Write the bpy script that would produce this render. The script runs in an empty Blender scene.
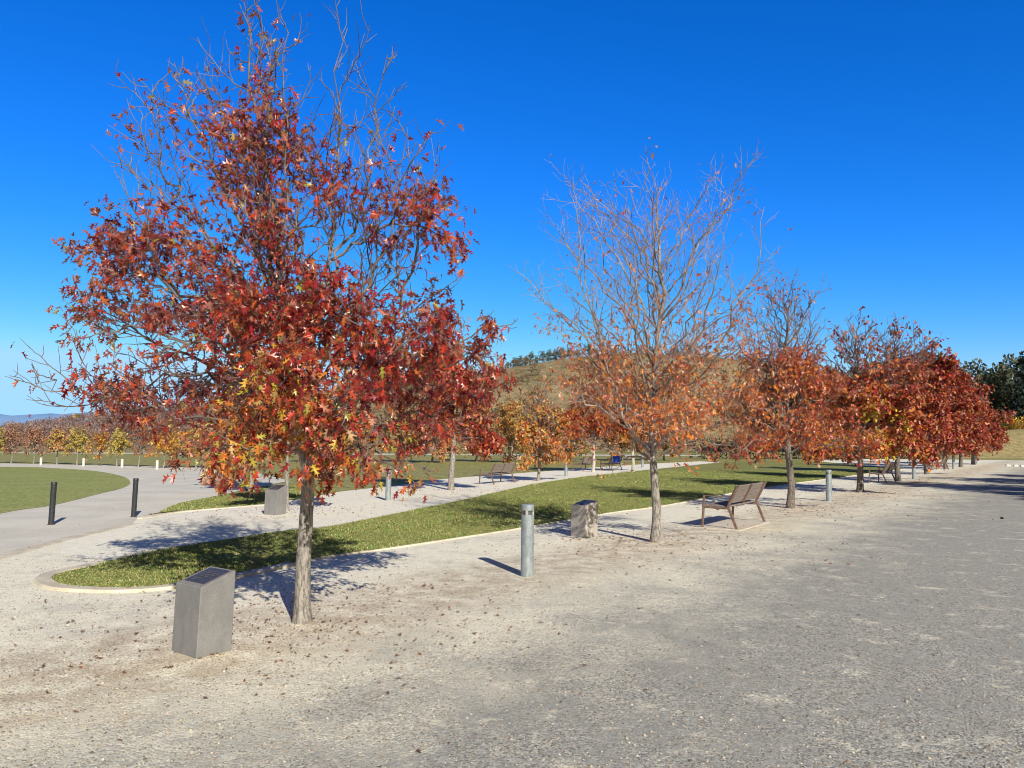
import bpy, math, random
import numpy as np
from mathutils import Vector, Matrix

R = math.radians
scn = bpy.context.scene
COL = scn.collection

# ------------------------------------------------------------------ camera
F, HOR, EYE = 760.0, 443.0, 1.65
PITCH = math.atan((HOR - 384.0) / F)
cam = bpy.data.objects.new('camera', bpy.data.cameras.new('camera'))
COL.objects.link(cam)
cam.data.sensor_width = 36.0
cam.data.lens = F / 1024 * 36
cam.data.clip_start, cam.data.clip_end = 0.05, 20000
cam.location = (0, 0, EYE)
cam.rotation_euler = (R(90) + PITCH, 0, 0)
scn.camera = cam
scn.render.resolution_x, scn.render.resolution_y = 1024, 768
cP, sP = math.cos(PITCH), math.sin(PITCH)

def ray(u, v):
    a, b = (u - 512) / F, (384 - v) / F
    return np.array([a, cP - b * sP, sP + b * cP])

def at(u, v, z=0.0):                       # point of the ground plane under a picture position
    d = ray(u, v); k = (z - EYE) / d[2]
    return np.array([d[0] * k, d[1] * k, z])

def at_depth(u, v, y):                     # point at a given distance in front
    d = ray(u, v); k = y / d[1]
    return np.array([d[0] * k, y, EYE + d[2] * k])

# ------------------------------------------------------------------ light
SUN_EL = R(29)
sdir = np.array([0.385, -0.923]); sdir /= np.linalg.norm(sdir)
sun_vec = Vector((sdir[0] * math.cos(SUN_EL), sdir[1] * math.cos(SUN_EL), math.sin(SUN_EL)))
sl = bpy.data.lights.new('sun', 'SUN')
sl.energy, sl.angle, sl.color = 5.0, R(0.5), (1.0, 0.93, 0.80)
sun = bpy.data.objects.new('sun', sl); COL.objects.link(sun)
sun.rotation_euler = sun_vec.to_track_quat('Z', 'Y').to_euler()
sun.location = (20, -40, 40)

w = bpy.data.worlds.new('World'); scn.world = w; w.use_nodes = True
nt = w.node_tree; nt.nodes.clear()
sky = nt.nodes.new('ShaderNodeTexSky'); sky.sky_type = 'NISHITA'; sky.sun_disc = False
sky.sun_elevation = SUN_EL
sky.sun_rotation = math.atan2(sdir[0], sdir[1])
sky.altitude = 600; sky.air_density = 1.0; sky.dust_density = 0.3; sky.ozone_density = 2.5
hs = nt.nodes.new('ShaderNodeHueSaturation')
hs.inputs['Saturation'].default_value = 1.32; hs.inputs['Value'].default_value = 1.0
hs.inputs['Hue'].default_value = 0.505
bg = nt.nodes.new('ShaderNodeBackground'); bg.inputs['Strength'].default_value = 0.15
wo = nt.nodes.new('ShaderNodeOutputWorld')
sp_ = nt.nodes.new('ShaderNodeSeparateColor'); cb_ = nt.nodes.new('ShaderNodeCombineColor')
nt.links.new(sky.outputs[0], hs.inputs['Color']); nt.links.new(hs.outputs[0], sp_.inputs[0])
def wmath(op, a, b):
    nd = nt.nodes.new('ShaderNodeMath'); nd.operation = op; nt.links.new(a, nd.inputs[0])
    if isinstance(b, float): nd.inputs[1].default_value = b
    else: nt.links.new(b, nd.inputs[1])
    return nd.outputs[0]
for i_, (pw_, gn_, mx_) in enumerate(((1.75, 1.0, .40), (1.0, 0.79, .74), (1.0, 1.33, 1.05))):      # deeper, cleaner blue of a dry autumn day
    o_ = wmath('MULTIPLY', wmath('POWER', wmath('MULTIPLY', sp_.outputs[i_], 0.15), pw_), gn_)
    nt.links.new(wmath('MULTIPLY', wmath('MINIMUM', o_, mx_), 1 / 0.15), cb_.inputs[i_])
# the half of the sky round the sun is whitened but dimmed, to deepen the shadows
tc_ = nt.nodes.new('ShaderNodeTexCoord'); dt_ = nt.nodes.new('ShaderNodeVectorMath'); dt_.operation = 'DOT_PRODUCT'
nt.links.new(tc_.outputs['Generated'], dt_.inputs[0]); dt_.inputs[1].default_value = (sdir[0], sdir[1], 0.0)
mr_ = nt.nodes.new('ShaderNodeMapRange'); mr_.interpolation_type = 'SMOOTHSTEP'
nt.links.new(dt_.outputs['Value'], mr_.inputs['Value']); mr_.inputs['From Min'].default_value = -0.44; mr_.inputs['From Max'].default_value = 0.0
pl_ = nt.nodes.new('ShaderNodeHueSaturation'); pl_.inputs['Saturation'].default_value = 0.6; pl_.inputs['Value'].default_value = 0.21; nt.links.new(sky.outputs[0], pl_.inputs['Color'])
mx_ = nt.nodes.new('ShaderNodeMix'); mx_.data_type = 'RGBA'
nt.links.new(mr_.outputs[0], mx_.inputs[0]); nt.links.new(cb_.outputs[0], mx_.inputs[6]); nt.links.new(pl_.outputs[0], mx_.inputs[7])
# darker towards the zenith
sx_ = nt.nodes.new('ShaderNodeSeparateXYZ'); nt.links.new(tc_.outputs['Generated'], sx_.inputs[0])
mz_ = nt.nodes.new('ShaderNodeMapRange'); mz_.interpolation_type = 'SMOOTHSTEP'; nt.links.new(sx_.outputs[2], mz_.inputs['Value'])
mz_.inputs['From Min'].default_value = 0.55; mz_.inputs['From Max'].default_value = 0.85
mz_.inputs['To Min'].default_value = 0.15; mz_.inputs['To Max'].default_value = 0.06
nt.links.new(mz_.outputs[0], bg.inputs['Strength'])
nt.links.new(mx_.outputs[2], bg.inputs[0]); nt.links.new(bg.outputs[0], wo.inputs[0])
scn.view_settings.view_transform = 'Standard'; scn.view_settings.look = 'None'
scn.view_settings.exposure = 0
scn.render.engine = 'CYCLES'
scn.render.filter_size = 1.0; scn.cycles.filter_width = 1.0
scn.cycles.max_bounces = 6; scn.cycles.transparent_max_bounces = 6

# ------------------------------------------------------------------ object helpers
def tag(o, label=None, cat=None, group=None, kind=None):
    if label: o['label'] = label
    if cat: o['category'] = cat
    if group: o['group'] = group
    if kind: o['kind'] = kind
    return o

def empty(name, loc, rz=0.0, rx=0.0, ry=0.0):
    o = bpy.data.objects.new(name, None); COL.objects.link(o)
    o.location = loc; o.rotation_euler = (rx, ry, rz); o.empty_display_size = 0.1
    return o

def children(o): return [c for c in bpy.data.objects if c.parent is o]

def copy_tree(o, parent=None):
    c = o.copy(); COL.objects.link(c)
    if parent: c.parent = parent
    for ch in children(o): copy_tree(ch, c)
    return c

def link_mesh(name, me, mat, parent=None, smooth=False):
    if mat: me.materials.append(mat)
    if smooth:
        me.polygons.foreach_set('use_smooth', np.ones(len(me.polygons), bool))
    o = bpy.data.objects.new(name, me); COL.objects.link(o)
    if parent: o.parent = parent
    return o

def pymesh(name, verts, faces, mat, parent=None, smooth=False):
    me = bpy.data.meshes.new(name)
    me.from_pydata([tuple(map(float, v)) for v in verts], [], faces); me.update()
    return link_mesh(name, me, mat, parent, smooth)

def trimesh(name, V, T, mat, parent=None, col=None, smooth=False):     # numpy triangles, fast
    me = bpy.data.meshes.new(name)
    V = np.ascontiguousarray(V, np.float32); T = np.ascontiguousarray(T, np.int32)
    n = T.shape[1]
    me.vertices.add(len(V)); me.vertices.foreach_set('co', V.ravel())
    me.loops.add(T.size); me.loops.foreach_set('vertex_index', T.ravel())
    me.polygons.add(len(T)); me.polygons.foreach_set('loop_start', np.arange(0, T.size, n, dtype=np.int32))
    if col is not None:
        a = me.attributes.new('leaf_col', 'FLOAT_COLOR', 'POINT')
        c = np.ones((len(V), 4), np.float32); c[:, :3] = col
        a.data.foreach_set('color', c.ravel())
    me.update(calc_edges=True)
    return link_mesh(name, me, mat, parent, smooth)

class MB:
    """collects boxes, bars, tubes and lathes into one mesh"""
    def __init__(self): self.v, self.f = [], []
    def add(self, vs, fs):
        b = len(self.v); self.v += [tuple(map(float, p)) for p in vs]
        self.f += [tuple(b + i for i in f) for f in fs]; return self
    def box(self, c, s, bev=0.0, rot=None):
        c = np.array(c, float); hx, hy, hz = s[0] / 2, s[1] / 2, s[2] / 2
        e = min(bev, hx * .9, hy * .9, hz * .9)
        if e <= 0:
            vs = [np.array((x, y, z)) for z in (-hz, hz) for x, y in ((-hx, -hy), (hx, -hy), (hx, hy), (-hx, hy))]
            fs = [(3, 2, 1, 0), (4, 5, 6, 7), (0, 1, 5, 4), (1, 2, 6, 5), (2, 3, 7, 6), (3, 0, 4, 7)]
        else:                                # chamfered box
            vs, idx = [], {}
            for sx in (-1, 1):
                for sy in (-1, 1):
                    for sz in (-1, 1):
                        for ax in range(3):
                            p = np.array((sx * hx, sy * hy, sz * hz))
                            q = np.array((sx, sy, sz)) * e; q[ax] = 0
                            idx[(sx, sy, sz, ax)] = len(vs); vs.append(p - q)
            fs = []
            for ax in range(3):
                o1, o2 = (ax + 1) % 3, (ax + 2) % 3
                for s_ in (-1, 1):
                    ring = []
                    for a, b in ((-1, -1), (1, -1), (1, 1), (-1, 1)):
                        k = [0, 0, 0]; k[ax] = s_; k[o1] = a; k[o2] = b
                        ring.append(idx[(k[0], k[1], k[2], ax)])
                    fs.append(tuple(ring if s_ > 0 else ring[::-1]))
                for a in (-1, 1):
                    for b in (-1, 1):        # edges along ax
                        q = []
                        for s_ in (-1, 1):
                            k = [0, 0, 0]; k[ax] = s_; k[o1] = a; k[o2] = b
                            q.append((idx[(*k, o1)], idx[(*k, o2)]))
                        r = (q[0][0], q[0][1], q[1][1], q[1][0])
                        fs.append(r if a * b > 0 else r[::-1])
            for sx in (-1, 1):
                for sy in (-1, 1):
                    for sz in (-1, 1):
                        t = tuple(idx[(sx, sy, sz, a)] for a in range(3))
                        fs.append(t if sx * sy * sz > 0 else t[::-1])
        if rot is not None: vs = [np.array(rot @ Vector(p)) for p in vs]
        return self.add([p + c for p in vs], fs)
    def bar(self, a, b, wd, dp, bev=0.004, up=(0, 0, 1)):
        a, b = Vector(a), Vector(b); d = b - a
        z = d.normalized(); u = Vector(up)
        if abs(z.dot(u)) > 0.98: u = Vector((1, 0, 0))
        x = u.cross(z).normalized(); y = z.cross(x)
        m = Matrix((x, y, z)).transposed()
        return self.box((a + b) / 2, (wd, dp, d.length), bev, m)
    def lathe(self, prof, n=24, c=(0, 0, 0), cap=True):
        vs, fs = [], []
        for r, z in prof:
            for i in range(n):
                t = 2 * math.pi * i / n
                vs.append((c[0] + r * math.cos(t), c[1] + r * math.sin(t), c[2] + z))
        for k in range(len(prof) - 1):
            for i in range(n):
                j = (i + 1) % n
                fs.append((k * n + i, k * n + j, (k + 1) * n + j, (k + 1) * n + i))
        if cap:
            fs.append(tuple(range(n - 1, -1, -1)))
            fs.append(tuple((len(prof) - 1) * n + i for i in range(n)))
        return self.add(vs, fs)
    def build(self, name, mat, parent=None, smooth=False):
        o = pymesh(name, self.v, self.f, mat, parent)
        if smooth:
            me = o.data
            me.polygons.foreach_set('use_smooth', np.ones(len(me.polygons), bool))
            try: me.set_sharp_from_angle(angle=R(35))
            except Exception: pass
        return o

# ------------------------------------------------------------------ materials
class NT:
    def __init__(self, name):
        self.m = bpy.data.materials.new(name); self.m.use_nodes = True
        self.t = self.m.node_tree; self.b = self.t.nodes['Principled BSDF']; self.out = self.t.nodes['Material Output']
    def n(self, typ, **kw):
        nd = self.t.nodes.new(typ)
        for k, v in kw.items(): setattr(nd, k, v)
        return nd
    def l(self, a, b): self.t.links.new(a, b)
    def val(self, sock, v):
        if hasattr(v, 'links') or isinstance(v, bpy.types.NodeSocket): self.l(v, sock)
        else: sock.default_value = v
    def coord(self): return self.n('ShaderNodeTexCoord').outputs['Object']
    def geo(self): return self.n('ShaderNodeNewGeometry')
    def noise(self, vec, scale, detail=4, rough=0.55, dist=0.0):
        nd = self.n('ShaderNodeTexNoise'); self.l(vec, nd.inputs['Vector'])
        nd.inputs['Scale'].default_value = scale; nd.inputs['Detail'].default_value = detail
        nd.inputs['Roughness'].default_value = rough; nd.inputs['Distortion'].default_value = dist
        return nd.outputs['Fac']
    def vor(self, vec, scale, out='Color', feature='F1'):
        nd = self.n('ShaderNodeTexVoronoi', feature=feature); self.l(vec, nd.inputs['Vector'])
        nd.inputs['Scale'].default_value = scale; return nd.outputs[out]
    def ramp(self, fac, stops):
        nd = self.n('ShaderNodeValToRGB'); self.l(fac, nd.inputs[0]); e = nd.color_ramp.elements
        while len(e) < len(stops): e.new(0.5)
        for el, (p, c) in zip(e, stops):
            el.position = p; el.color = (*c, 1) if len(c) == 3 else c
        return nd.outputs[0]
    def mapr(self, x, a, b, c=0.0, d=1.0, smooth=True):
        nd = self.n('ShaderNodeMapRange'); nd.interpolation_type = 'SMOOTHSTEP' if smooth else 'LINEAR'
        self.l(x, nd.inputs['Value'])
        for k, v in zip(('From Min', 'From Max', 'To Min', 'To Max'), (a, b, c, d)): nd.inputs[k].default_value = v
        return nd.outputs[0]
    def math(self, op, a, b=0.0):
        nd = self.n('ShaderNodeMath', operation=op); self.val(nd.inputs[0], a); self.val(nd.inputs[1], b); return nd.outputs[0]
    def mix(self, fac, a, b, blend='MIX'):
        nd = self.n('ShaderNodeMix', data_type='RGBA', blend_type=blend)
        self.val(nd.inputs[0], fac)
        for s, v in ((nd.inputs[6], a), (nd.inputs[7], b)):
            if isinstance(v, tuple): s.default_value = (*v, 1)
            else: self.l(v, s)
        return nd.outputs[2]
    def scale(self, vec, s):
        nd = self.n('ShaderNodeMapping'); self.l(vec, nd.inputs[0]); nd.inputs['Scale'].default_value = s; return nd.outputs[0]
    def dot(self, vec, d):
        nd = self.n('ShaderNodeVectorMath', operation='DOT_PRODUCT'); self.l(vec, nd.inputs[0]); nd.inputs[1].default_value = d
        return nd.outputs['Value']
    def bump(self, h, strength=0.4, dist=0.01):
        nd = self.n('ShaderNodeBump'); nd.inputs['Strength'].default_value = strength; nd.inputs['Distance'].default_value = dist
        self.l(h, nd.inputs['Height']); self.l(nd.outputs[0], self.b.inputs['Normal'])
    def base(self, c): self.val(self.b.inputs['Base Color'], (*c, 1) if isinstance(c, tuple) else c)
    def rough(self, r): self.val(self.b.inputs['Roughness'], r)
    def spec(self, s): self.b.inputs['Specular IOR Level'].default_value = s

T1 = at(302, 622)
ROW = np.array([0.605, 0.796]); ROWN = np.array([0.796, -0.605])    # along the front tree row, and across it towards the drive
S0 = float(T1[:2] @ ROWN)

def mat_gravel(name, tan, grey, drive=True, litter=True):
    m = NT(name); p = m.coord()
    s = m.math('SUBTRACT', m.dot(p, (ROWN[0], ROWN[1], 0)), S0)
    big = m.noise(p, 0.35, 5, 0.6); mid = m.noise(p, 1.6, 5, 0.65, 0.4); streak = m.noise(p, 0.8, 6, 0.62, 0.5)
    wob = m.math('ADD', s, m.math('MULTIPLY', m.math('SUBTRACT', streak, 0.5), 4.0))
    wob = m.math('ADD', wob, m.math('MULTIPLY', m.math('SUBTRACT', mid, 0.5), 2.6))
    if drive:
        g = m.mapr(wob, 0.3, 3.3, 0.0, 1.0, False)
        fade = m.mapr(m.noise(p, 2.9, 7, 0.72, 0.5), 0.54, 0.68, 1.0, 0.42)
        g = m.math('MULTIPLY', g, fade)
        side = m.mapr(m.math('ADD', big, m.math('MULTIPLY', m.math('SUBTRACT', mid, .5), 0.8)), 0.48, 0.70, 0.0, 0.34)
        g = m.math('MAXIMUM', g, side)
    else:
        g = m.mapr(m.math('ADD', big, m.math('MULTIPLY', m.math('SUBTRACT', mid, .5), 0.8)), 0.45, 0.62, 0.0, 0.5)
    c = m.mix(g, tan, grey)
    # individual stones
    v1 = m.vor(p, 62.0); v2 = m.vor(p, 150.0)
    bw1 = m.n('ShaderNodeRGBToBW'); m.l(v1, bw1.inputs[0]); bw2 = m.n('ShaderNodeRGBToBW'); m.l(v2, bw2.inputs[0])
    st = m.math('ADD', m.math('MULTIPLY', bw1.outputs[0], 0.5), m.math('MULTIPLY', bw2.outputs[0], 0.5))
    amt = m.math('MULTIPLY', m.math('ADD', 0.36, m.math('MULTIPLY', g, 0.6)), m.mapr(m.noise(p, 1.1, 6, 0.65, 0.4), 0.38, 0.60, 0.35, 1.0))
    stc = m.ramp(st, [(0.24, (0.34, 0.34, 0.34)), (0.38, (0.90, 0.89, 0.88)), (0.54, (1.10, 1.09, 1.08)), (0.74, (1.7, 1.67, 1.63))])
    c = m.mix(amt, c, m.mix(1.0, c, stc, 'MULTIPLY'))
    tone = m.ramp(m.noise(p, 7.0, 8, 0.82), [(0.32, (0.84, 0.83, 0.81)), (0.68, (1.16, 1.16, 1.15))])
    c = m.mix(0.9, c, tone, 'MULTIPLY')
    dk = m.mapr(m.noise(p, 24.0, 3, 0.6), 0.64, 0.70, 0.0, 0.45)
    c = m.mix(dk, c, (0.20, 0.165, 0.13))
    if litter:
        near = m.mapr(m.math('ABSOLUTE', m.math('ADD', s, m.math('MULTIPLY', m.math('SUBTRACT', mid, 0.5), 1.6))), 0.2, 1.5, 1.0, 0.0)
        lt = m.mapr(m.noise(p, 3.1, 6, 0.7), 0.36, 0.62, 0.0, 0.62)
        c = m.mix(m.math('MULTIPLY', near, lt), c, (0.50, 0.375, 0.25))
        sp = m.math('MULTIPLY', near, m.mapr(m.noise(p, 55, 2, .5), 0.56, 0.62, 0, 0.6))
        c = m.mix(sp, c, (0.16, 0.085, 0.04))
    m.base(c); m.rough(0.95); m.spec(0.12)
    d1 = m.vor(p, 62.0, 'Distance'); d2 = m.vor(p, 150.0, 'Distance')
    h = m.math('ADD', m.math('MULTIPLY', d1, -1.0), m.math('MULTIPLY', d2, -0.5))
    h = m.math('ADD', h, m.math('MULTIPLY', mid, 2.5))
    m.bump(h, 0.5, 0.010)
    return m.m

def mat_lawn(name, c1, c2, c3, fine=26.0):
    m = NT(name); p = m.coord()
    c = m.mix(m.mapr(m.noise(p, 0.5, 5, 0.62), 0.32, 0.68), c1, c2)
    c = m.mix(m.mapr(m.noise(p, 3.0, 5, 0.7), 0.48, 0.66, 0, 0.7), c, c3)
    t = m.ramp(m.noise(m.scale(p, (1, 1, 1)), fine, 4, 0.7), [(0.32, (0.45, 0.47, 0.4)), (0.68, (1.5, 1.46, 1.35))])
    c = m.mix(0.9, c, t, 'MULTIPLY')
    m.base(c); m.rough(0.9); m.spec(0.15)
    m.bump(m.noise(p, fine * 1.5, 3, 0.7), 0.7, 0.03)
    return m.m

def mat_speck(name, c1, c2, scale, rough=0.85, spec=0.25, bump=0.2, streak=None, fine=120.0, lo=.35, hi=.65):
    m = NT(name); p = m.coord()
    v = m.scale(p, streak) if streak else p
    c = m.mix(m.mapr(m.noise(v, scale, 6, 0.65, 0.3), lo, hi), c1, c2)
    t = m.ramp(m.noise(p, fine, 3, 0.6), [(0.3, (0.86, 0.86, 0.86)), (0.7, (1.12, 1.12, 1.12))])
    c = m.mix(1.0, c, t, 'MULTIPLY')
    m.base(c); m.rough(rough); m.spec(spec)
    if bump: m.bump(m.noise(v, fine, 4, 0.6), bump, 0.004)
    return m.m

def mat_leaf(name, trans=0.3, rough=0.38, pale=0.35, spec=0.5, under=(0.50, 0.33, 0.27)):
    m = NT(name)
    a = m.n('ShaderNodeAttribute', attribute_name='leaf_col').outputs['Color']
    p = m.coord()
    t = m.ramp(m.noise(p, 18, 3, 0.6), [(0.3, (0.72, 0.72, 0.72)), (0.7, (1.25, 1.2, 1.15))])
    c = m.mix(1.0, a, t, 'MULTIPLY')
    bf = m.geo().outputs['Backfacing']
    c2 = m.mix(m.math('MULTIPLY', bf, pale), c, under)
    m.base(c2); m.rough(rough); m.spec(spec)
    tr = m.n('ShaderNodeBsdfTranslucent'); m.l(m.mix(1.0, c, (1.35, 1.2, 0.9), 'MULTIPLY'), tr.inputs[0])
    mx = m.n('ShaderNodeMixShader'); mx.inputs[0].default_value = trans
    m.l(m.b.outputs[0], mx.inputs[1]); m.l(tr.outputs[0], mx.inputs[2]); m.l(mx.outputs[0], m.out.inputs[0])
    return m.m

M = {}
M['gravel'] = mat_gravel('gravel', (0.95, 0.91, 0.755), (0.41, 0.41, 0.385))
M['gravel_back'] = mat_gravel('pale gravel', (0.97, 0.93, 0.80), (0.84, 0.83, 0.76), drive=False, litter=False)
M['lawn'] = mat_lawn('mown lawn', (0.24, 0.27, 0.075), (0.32, 0.32, 0.11), (0.42, 0.34, 0.15))
M['lawn_round'] = mat_lawn('smooth lawn', (0.29, 0.35, 0.11), (0.38, 0.40, 0.14), (0.46, 0.42, 0.19), 9)
M['meadow'] = mat_lawn('far grass', (0.28, 0.30, 0.10), (0.37, 0.34, 0.135), (0.44, 0.35, 0.17), 3.0)
M['path'] = mat_speck('path surface', (0.68, 0.645, 0.56), (0.79, 0.75, 0.655), 0.6, 0.92, 0.15, 0.15, None, 60)
M['kerb'] = mat_speck('kerb concrete', (0.62, 0.55, 0.43), (0.80, 0.73, 0.59), 3.0, 0.9, 0.2, 0.3)
M['concrete'] = mat_speck('grey concrete', (0.225, 0.222, 0.22), (0.275, 0.272, 0.268), 3.0, 0.75, 0.3, 0.1, (2, 2, 1.1), 90)
M['pale_concrete'] = mat_speck('pale concrete', (0.40, 0.365, 0.33), (0.48, 0.44, 0.40), 3.0, 0.8, 0.3, 0.1, (2, 2, 1.1), 90)
M['plaque'] = mat_speck('plaque metal', (0.055, 0.052, 0.058), (0.13, 0.12, 0.125), 16.0, 0.45, 0.5, 0.1, (1, 3, 1), 80, .5, .75)
M['engraving'] = mat_speck('worn engraving', (0.085, 0.08, 0.085), (0.22, 0.21, 0.21), 30.0, 0.6, 0.4, 0.0)
M['galv'] = mat_speck('galvanised steel', (0.27, 0.32, 0.345), (0.40, 0.445, 0.465), 22.0, 0.55, 0.5, 0.08, (1, 1, .35), 60)
M['galv'].node_tree.nodes['Principled BSDF'].inputs['Metallic'].default_value = 0.25
M['slot'] = mat_speck('bollard slot', (0.09, 0.09, 0.09), (0.14, 0.14, 0.14), 20, 0.4, 0.5, 0)
M['lens'] = mat_speck('bollard lens', (0.40, 0.40, 0.38), (0.52, 0.51, 0.48), 20, 0.25, 0.5, 0)
M['pale_bark'] = mat_speck('whitish bark', (0.44, 0.41, 0.36), (0.62, 0.59, 0.53), 6, 0.8, 0.2, 0.3)
M['black'] = mat_speck('black paint', (0.022, 0.026, 0.032), (0.042, 0.048, 0.055), 18, 0.5, 0.5, 0.1)
M['white'] = mat_speck('white paint', (0.66, 0.64, 0.60), (0.78, 0.76, 0.72), 12, 0.6, 0.4, 0.1)
M['timber'] = mat_speck('weathered timber', (0.20, 0.165, 0.15), (0.34, 0.295, 0.27), 9.0, 0.8, 0.25, 0.5, (1.0, 9, 9), 70)
M['frame'] = mat_speck('brown frame', (0.15, 0.095, 0.07), (0.24, 0.16, 0.125), 12.0, 0.6, 0.35, 0.2)
M['pad'] = mat_speck('pad concrete', (0.62, 0.55, 0.455), (0.74, 0.67, 0.565), 4.0, 0.9, 0.2, 0.2)
M['blue'] = mat_speck('blue cloth', (0.02, 0.06, 0.62), (0.04, 0.10, 0.80), 8.0, 0.7, 0.3, 0.3)
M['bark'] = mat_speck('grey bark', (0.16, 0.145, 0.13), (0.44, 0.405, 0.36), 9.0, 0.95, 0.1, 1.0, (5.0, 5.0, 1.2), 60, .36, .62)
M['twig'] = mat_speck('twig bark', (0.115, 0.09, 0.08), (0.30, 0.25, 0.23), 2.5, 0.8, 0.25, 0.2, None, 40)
M['shaded_bark'] = mat_speck('shaded bark', (0.10, 0.085, 0.075), (0.30, 0.265, 0.235), 9.0, 0.95, 0.1, 1.0, (5.0, 5.0, 1.2), 60, .36, .64)  # grey bark darkened: shade under the crowns put into the colour
M['pale_twig'] = mat_speck('pale twig bark', (0.19, 0.145, 0.125), (0.44, 0.37, 0.33), 2.5, 0.8, 0.25, 0.2, None, 40)
M['dark_bark'] = mat_speck('dark bark', (0.07, 0.06, 0.05), (0.16, 0.14, 0.12), 2.0, 0.95, 0.1, 0.4, (3, 3, .5), 20)
M['leaf'] = mat_leaf('autumn leaf', 0.22, 0.30, 0.28, 0.6, (0.62, 0.36, 0.27))
M['leaf_far'] = mat_leaf('autumn leaf far', 0.22, 0.45, 0.25)
M['evergreen'] = mat_leaf('evergreen leaf', 0.12, 0.55, 0.15, 0.3, (0.10, 0.12, 0.10))
M['blade'] = mat_leaf('grass blade', 0.10, 0.5, 0.0, 0.3)
M['litter'] = mat_leaf('dry leaf', 0.1, 0.6, 0.3, 0.25, (0.34, 0.24, 0.16))
M['stone'] = mat_leaf('gravel stone', 0.0, 0.9, 0.0, 0.2)
M['darkstone'] = mat_speck('dark stone', (0.012, 0.012, 0.013), (0.03, 0.03, 0.03), 20, 0.7, 0.3, 0.3)

# ------------------------------------------------------------------ setting: sheets
def sheet(name, pts, z, mat, kind='structure'):
    me = bpy.data.meshes.new(name)
    me.from_pydata([(float(p[0]), float(p[1]), z) for p in pts], [], [tuple(range(len(pts)))]); me.update()
    if me.polygons[0].normal.z < 0: me.flip_normals()
    o = link_mesh(name, me, mat); tag(o, kind=kind); return o

def px(lst): return [at(*q)[:2] for q in lst]

def smooth_line(pts, n=8):
    pts = [np.array(p, float) for p in pts]
    P = [2 * pts[0] - pts[1]] + pts + [2 * pts[-1] - pts[-2]]
    out = []
    for i in range(1, len(P) - 2):
        a, b, c, d = P[i - 1:i + 3]
        for k in range(n):
            t = k / n
            out.append(0.5 * ((2 * b) + (c - a) * t + (2 * a - 5 * b + 4 * c - d) * t * t + (3 * b - a - 3 * c + d) * t ** 3))
    out.append(pts[-1]); return out

sheet('ground', [(-3000, -300), (3000, -300), (3000, 6000), (-3000, 6000)], -0.004, M['meadow'])
# gravel court round the front tree row, out to the drive
sheet('gravel', [(-60, -20), (90, -20), (90, 76)] + px([(1024, 460.3), (960, 459.6), (860, 459.0)]) + px([(700, 463.5)]) + px([(560, 478), (420, 500), (330, 520), (200, 545)])
      + px([(139, 518), (66, 541), (0, 560), (-150, 605)]) + [(-60, 3)], 0.0, M['gravel'])
back_far = smooth_line(px([(139, 516.5), (180, 511.5), (241, 506.5), (290, 500), (330, 493), (400, 485), (450, 478.5), (543, 471.5), (600, 467), (660, 463.3), (700, 461.3)]), 4)
back_near = smooth_line(px([(100, 560), (160, 548), (216, 541), (295, 529), (345, 523), (463, 499), (562, 479), (670, 467), (720, 462.5)]), 4)
sheet('gravel', list(back_far) + list(back_near)[::-1] + px([(60, 556), (66, 541)]), 0.004, M['gravel_back'])
path_pts = px([(-400, 690), (-150, 605), (0, 556), (66, 538.5), (133, 523)]) + px([(139, 517), (160, 512.5), (180, 503), (225, 494.5), (255, 487.5), (290, 481)]) \
    + px([(262, 474), (235, 470.5), (200, 467.7), (100, 465.2), (0, 463.4), (-300, 462.5), (-600, 470)])
sheet('path', path_pts, 0.008, M['path'])
round_lawn = smooth_line(px([(-600, 700), (-200, 562), (0, 514), (53, 505.5), (100, 494), (122, 488.5), (130, 483.5), (126, 478), (110, 473.5), (86, 470.3), (50, 468.2), (0, 467), (-300, 466)]), 6)
sheet('lawn', round_lawn, 0.014, M['lawn_round'])
wedge = smooth_line(px([(160, 513), (220, 508.3), (262, 504.5), (330, 493.5), (330, 489), (290, 486), (250, 491.5), (225, 495.5), (180, 503.8), (160, 513)]), 4)
sheet('lawn', wedge[:-1], 0.016, M['lawn'])
isl_near = smooth_line(px([(42, 581), (52, 587), (72, 590), (110, 591.5), (143, 590.5), (185, 586), (250, 574), (330, 557), (396, 548), (513, 530), (609, 513.5), (670, 505), (767, 487.5), (859, 475), (905, 469)]), 6)
isl_far = smooth_line(px([(42, 581), (52, 575), (83, 568), (159, 552), (216, 542), (295, 530.5), (345, 524.5), (463, 500.5), (562, 480), (670, 467.8), (730, 462.3), (800, 460.2)]), 6)
island = list(isl_near) + list(isl_far)[::-1][:-1]
sheet('lawn', island, 0.020, M['lawn'])
sheet('road', px([(-300, 453.6), (0, 453.2), (300, 454.4), (560, 455.6), (700, 456), (700, 455.1), (560, 454.4), (300, 453.2), (0, 452.2), (-300, 452.4)]), 0.004, M['path'])

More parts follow.
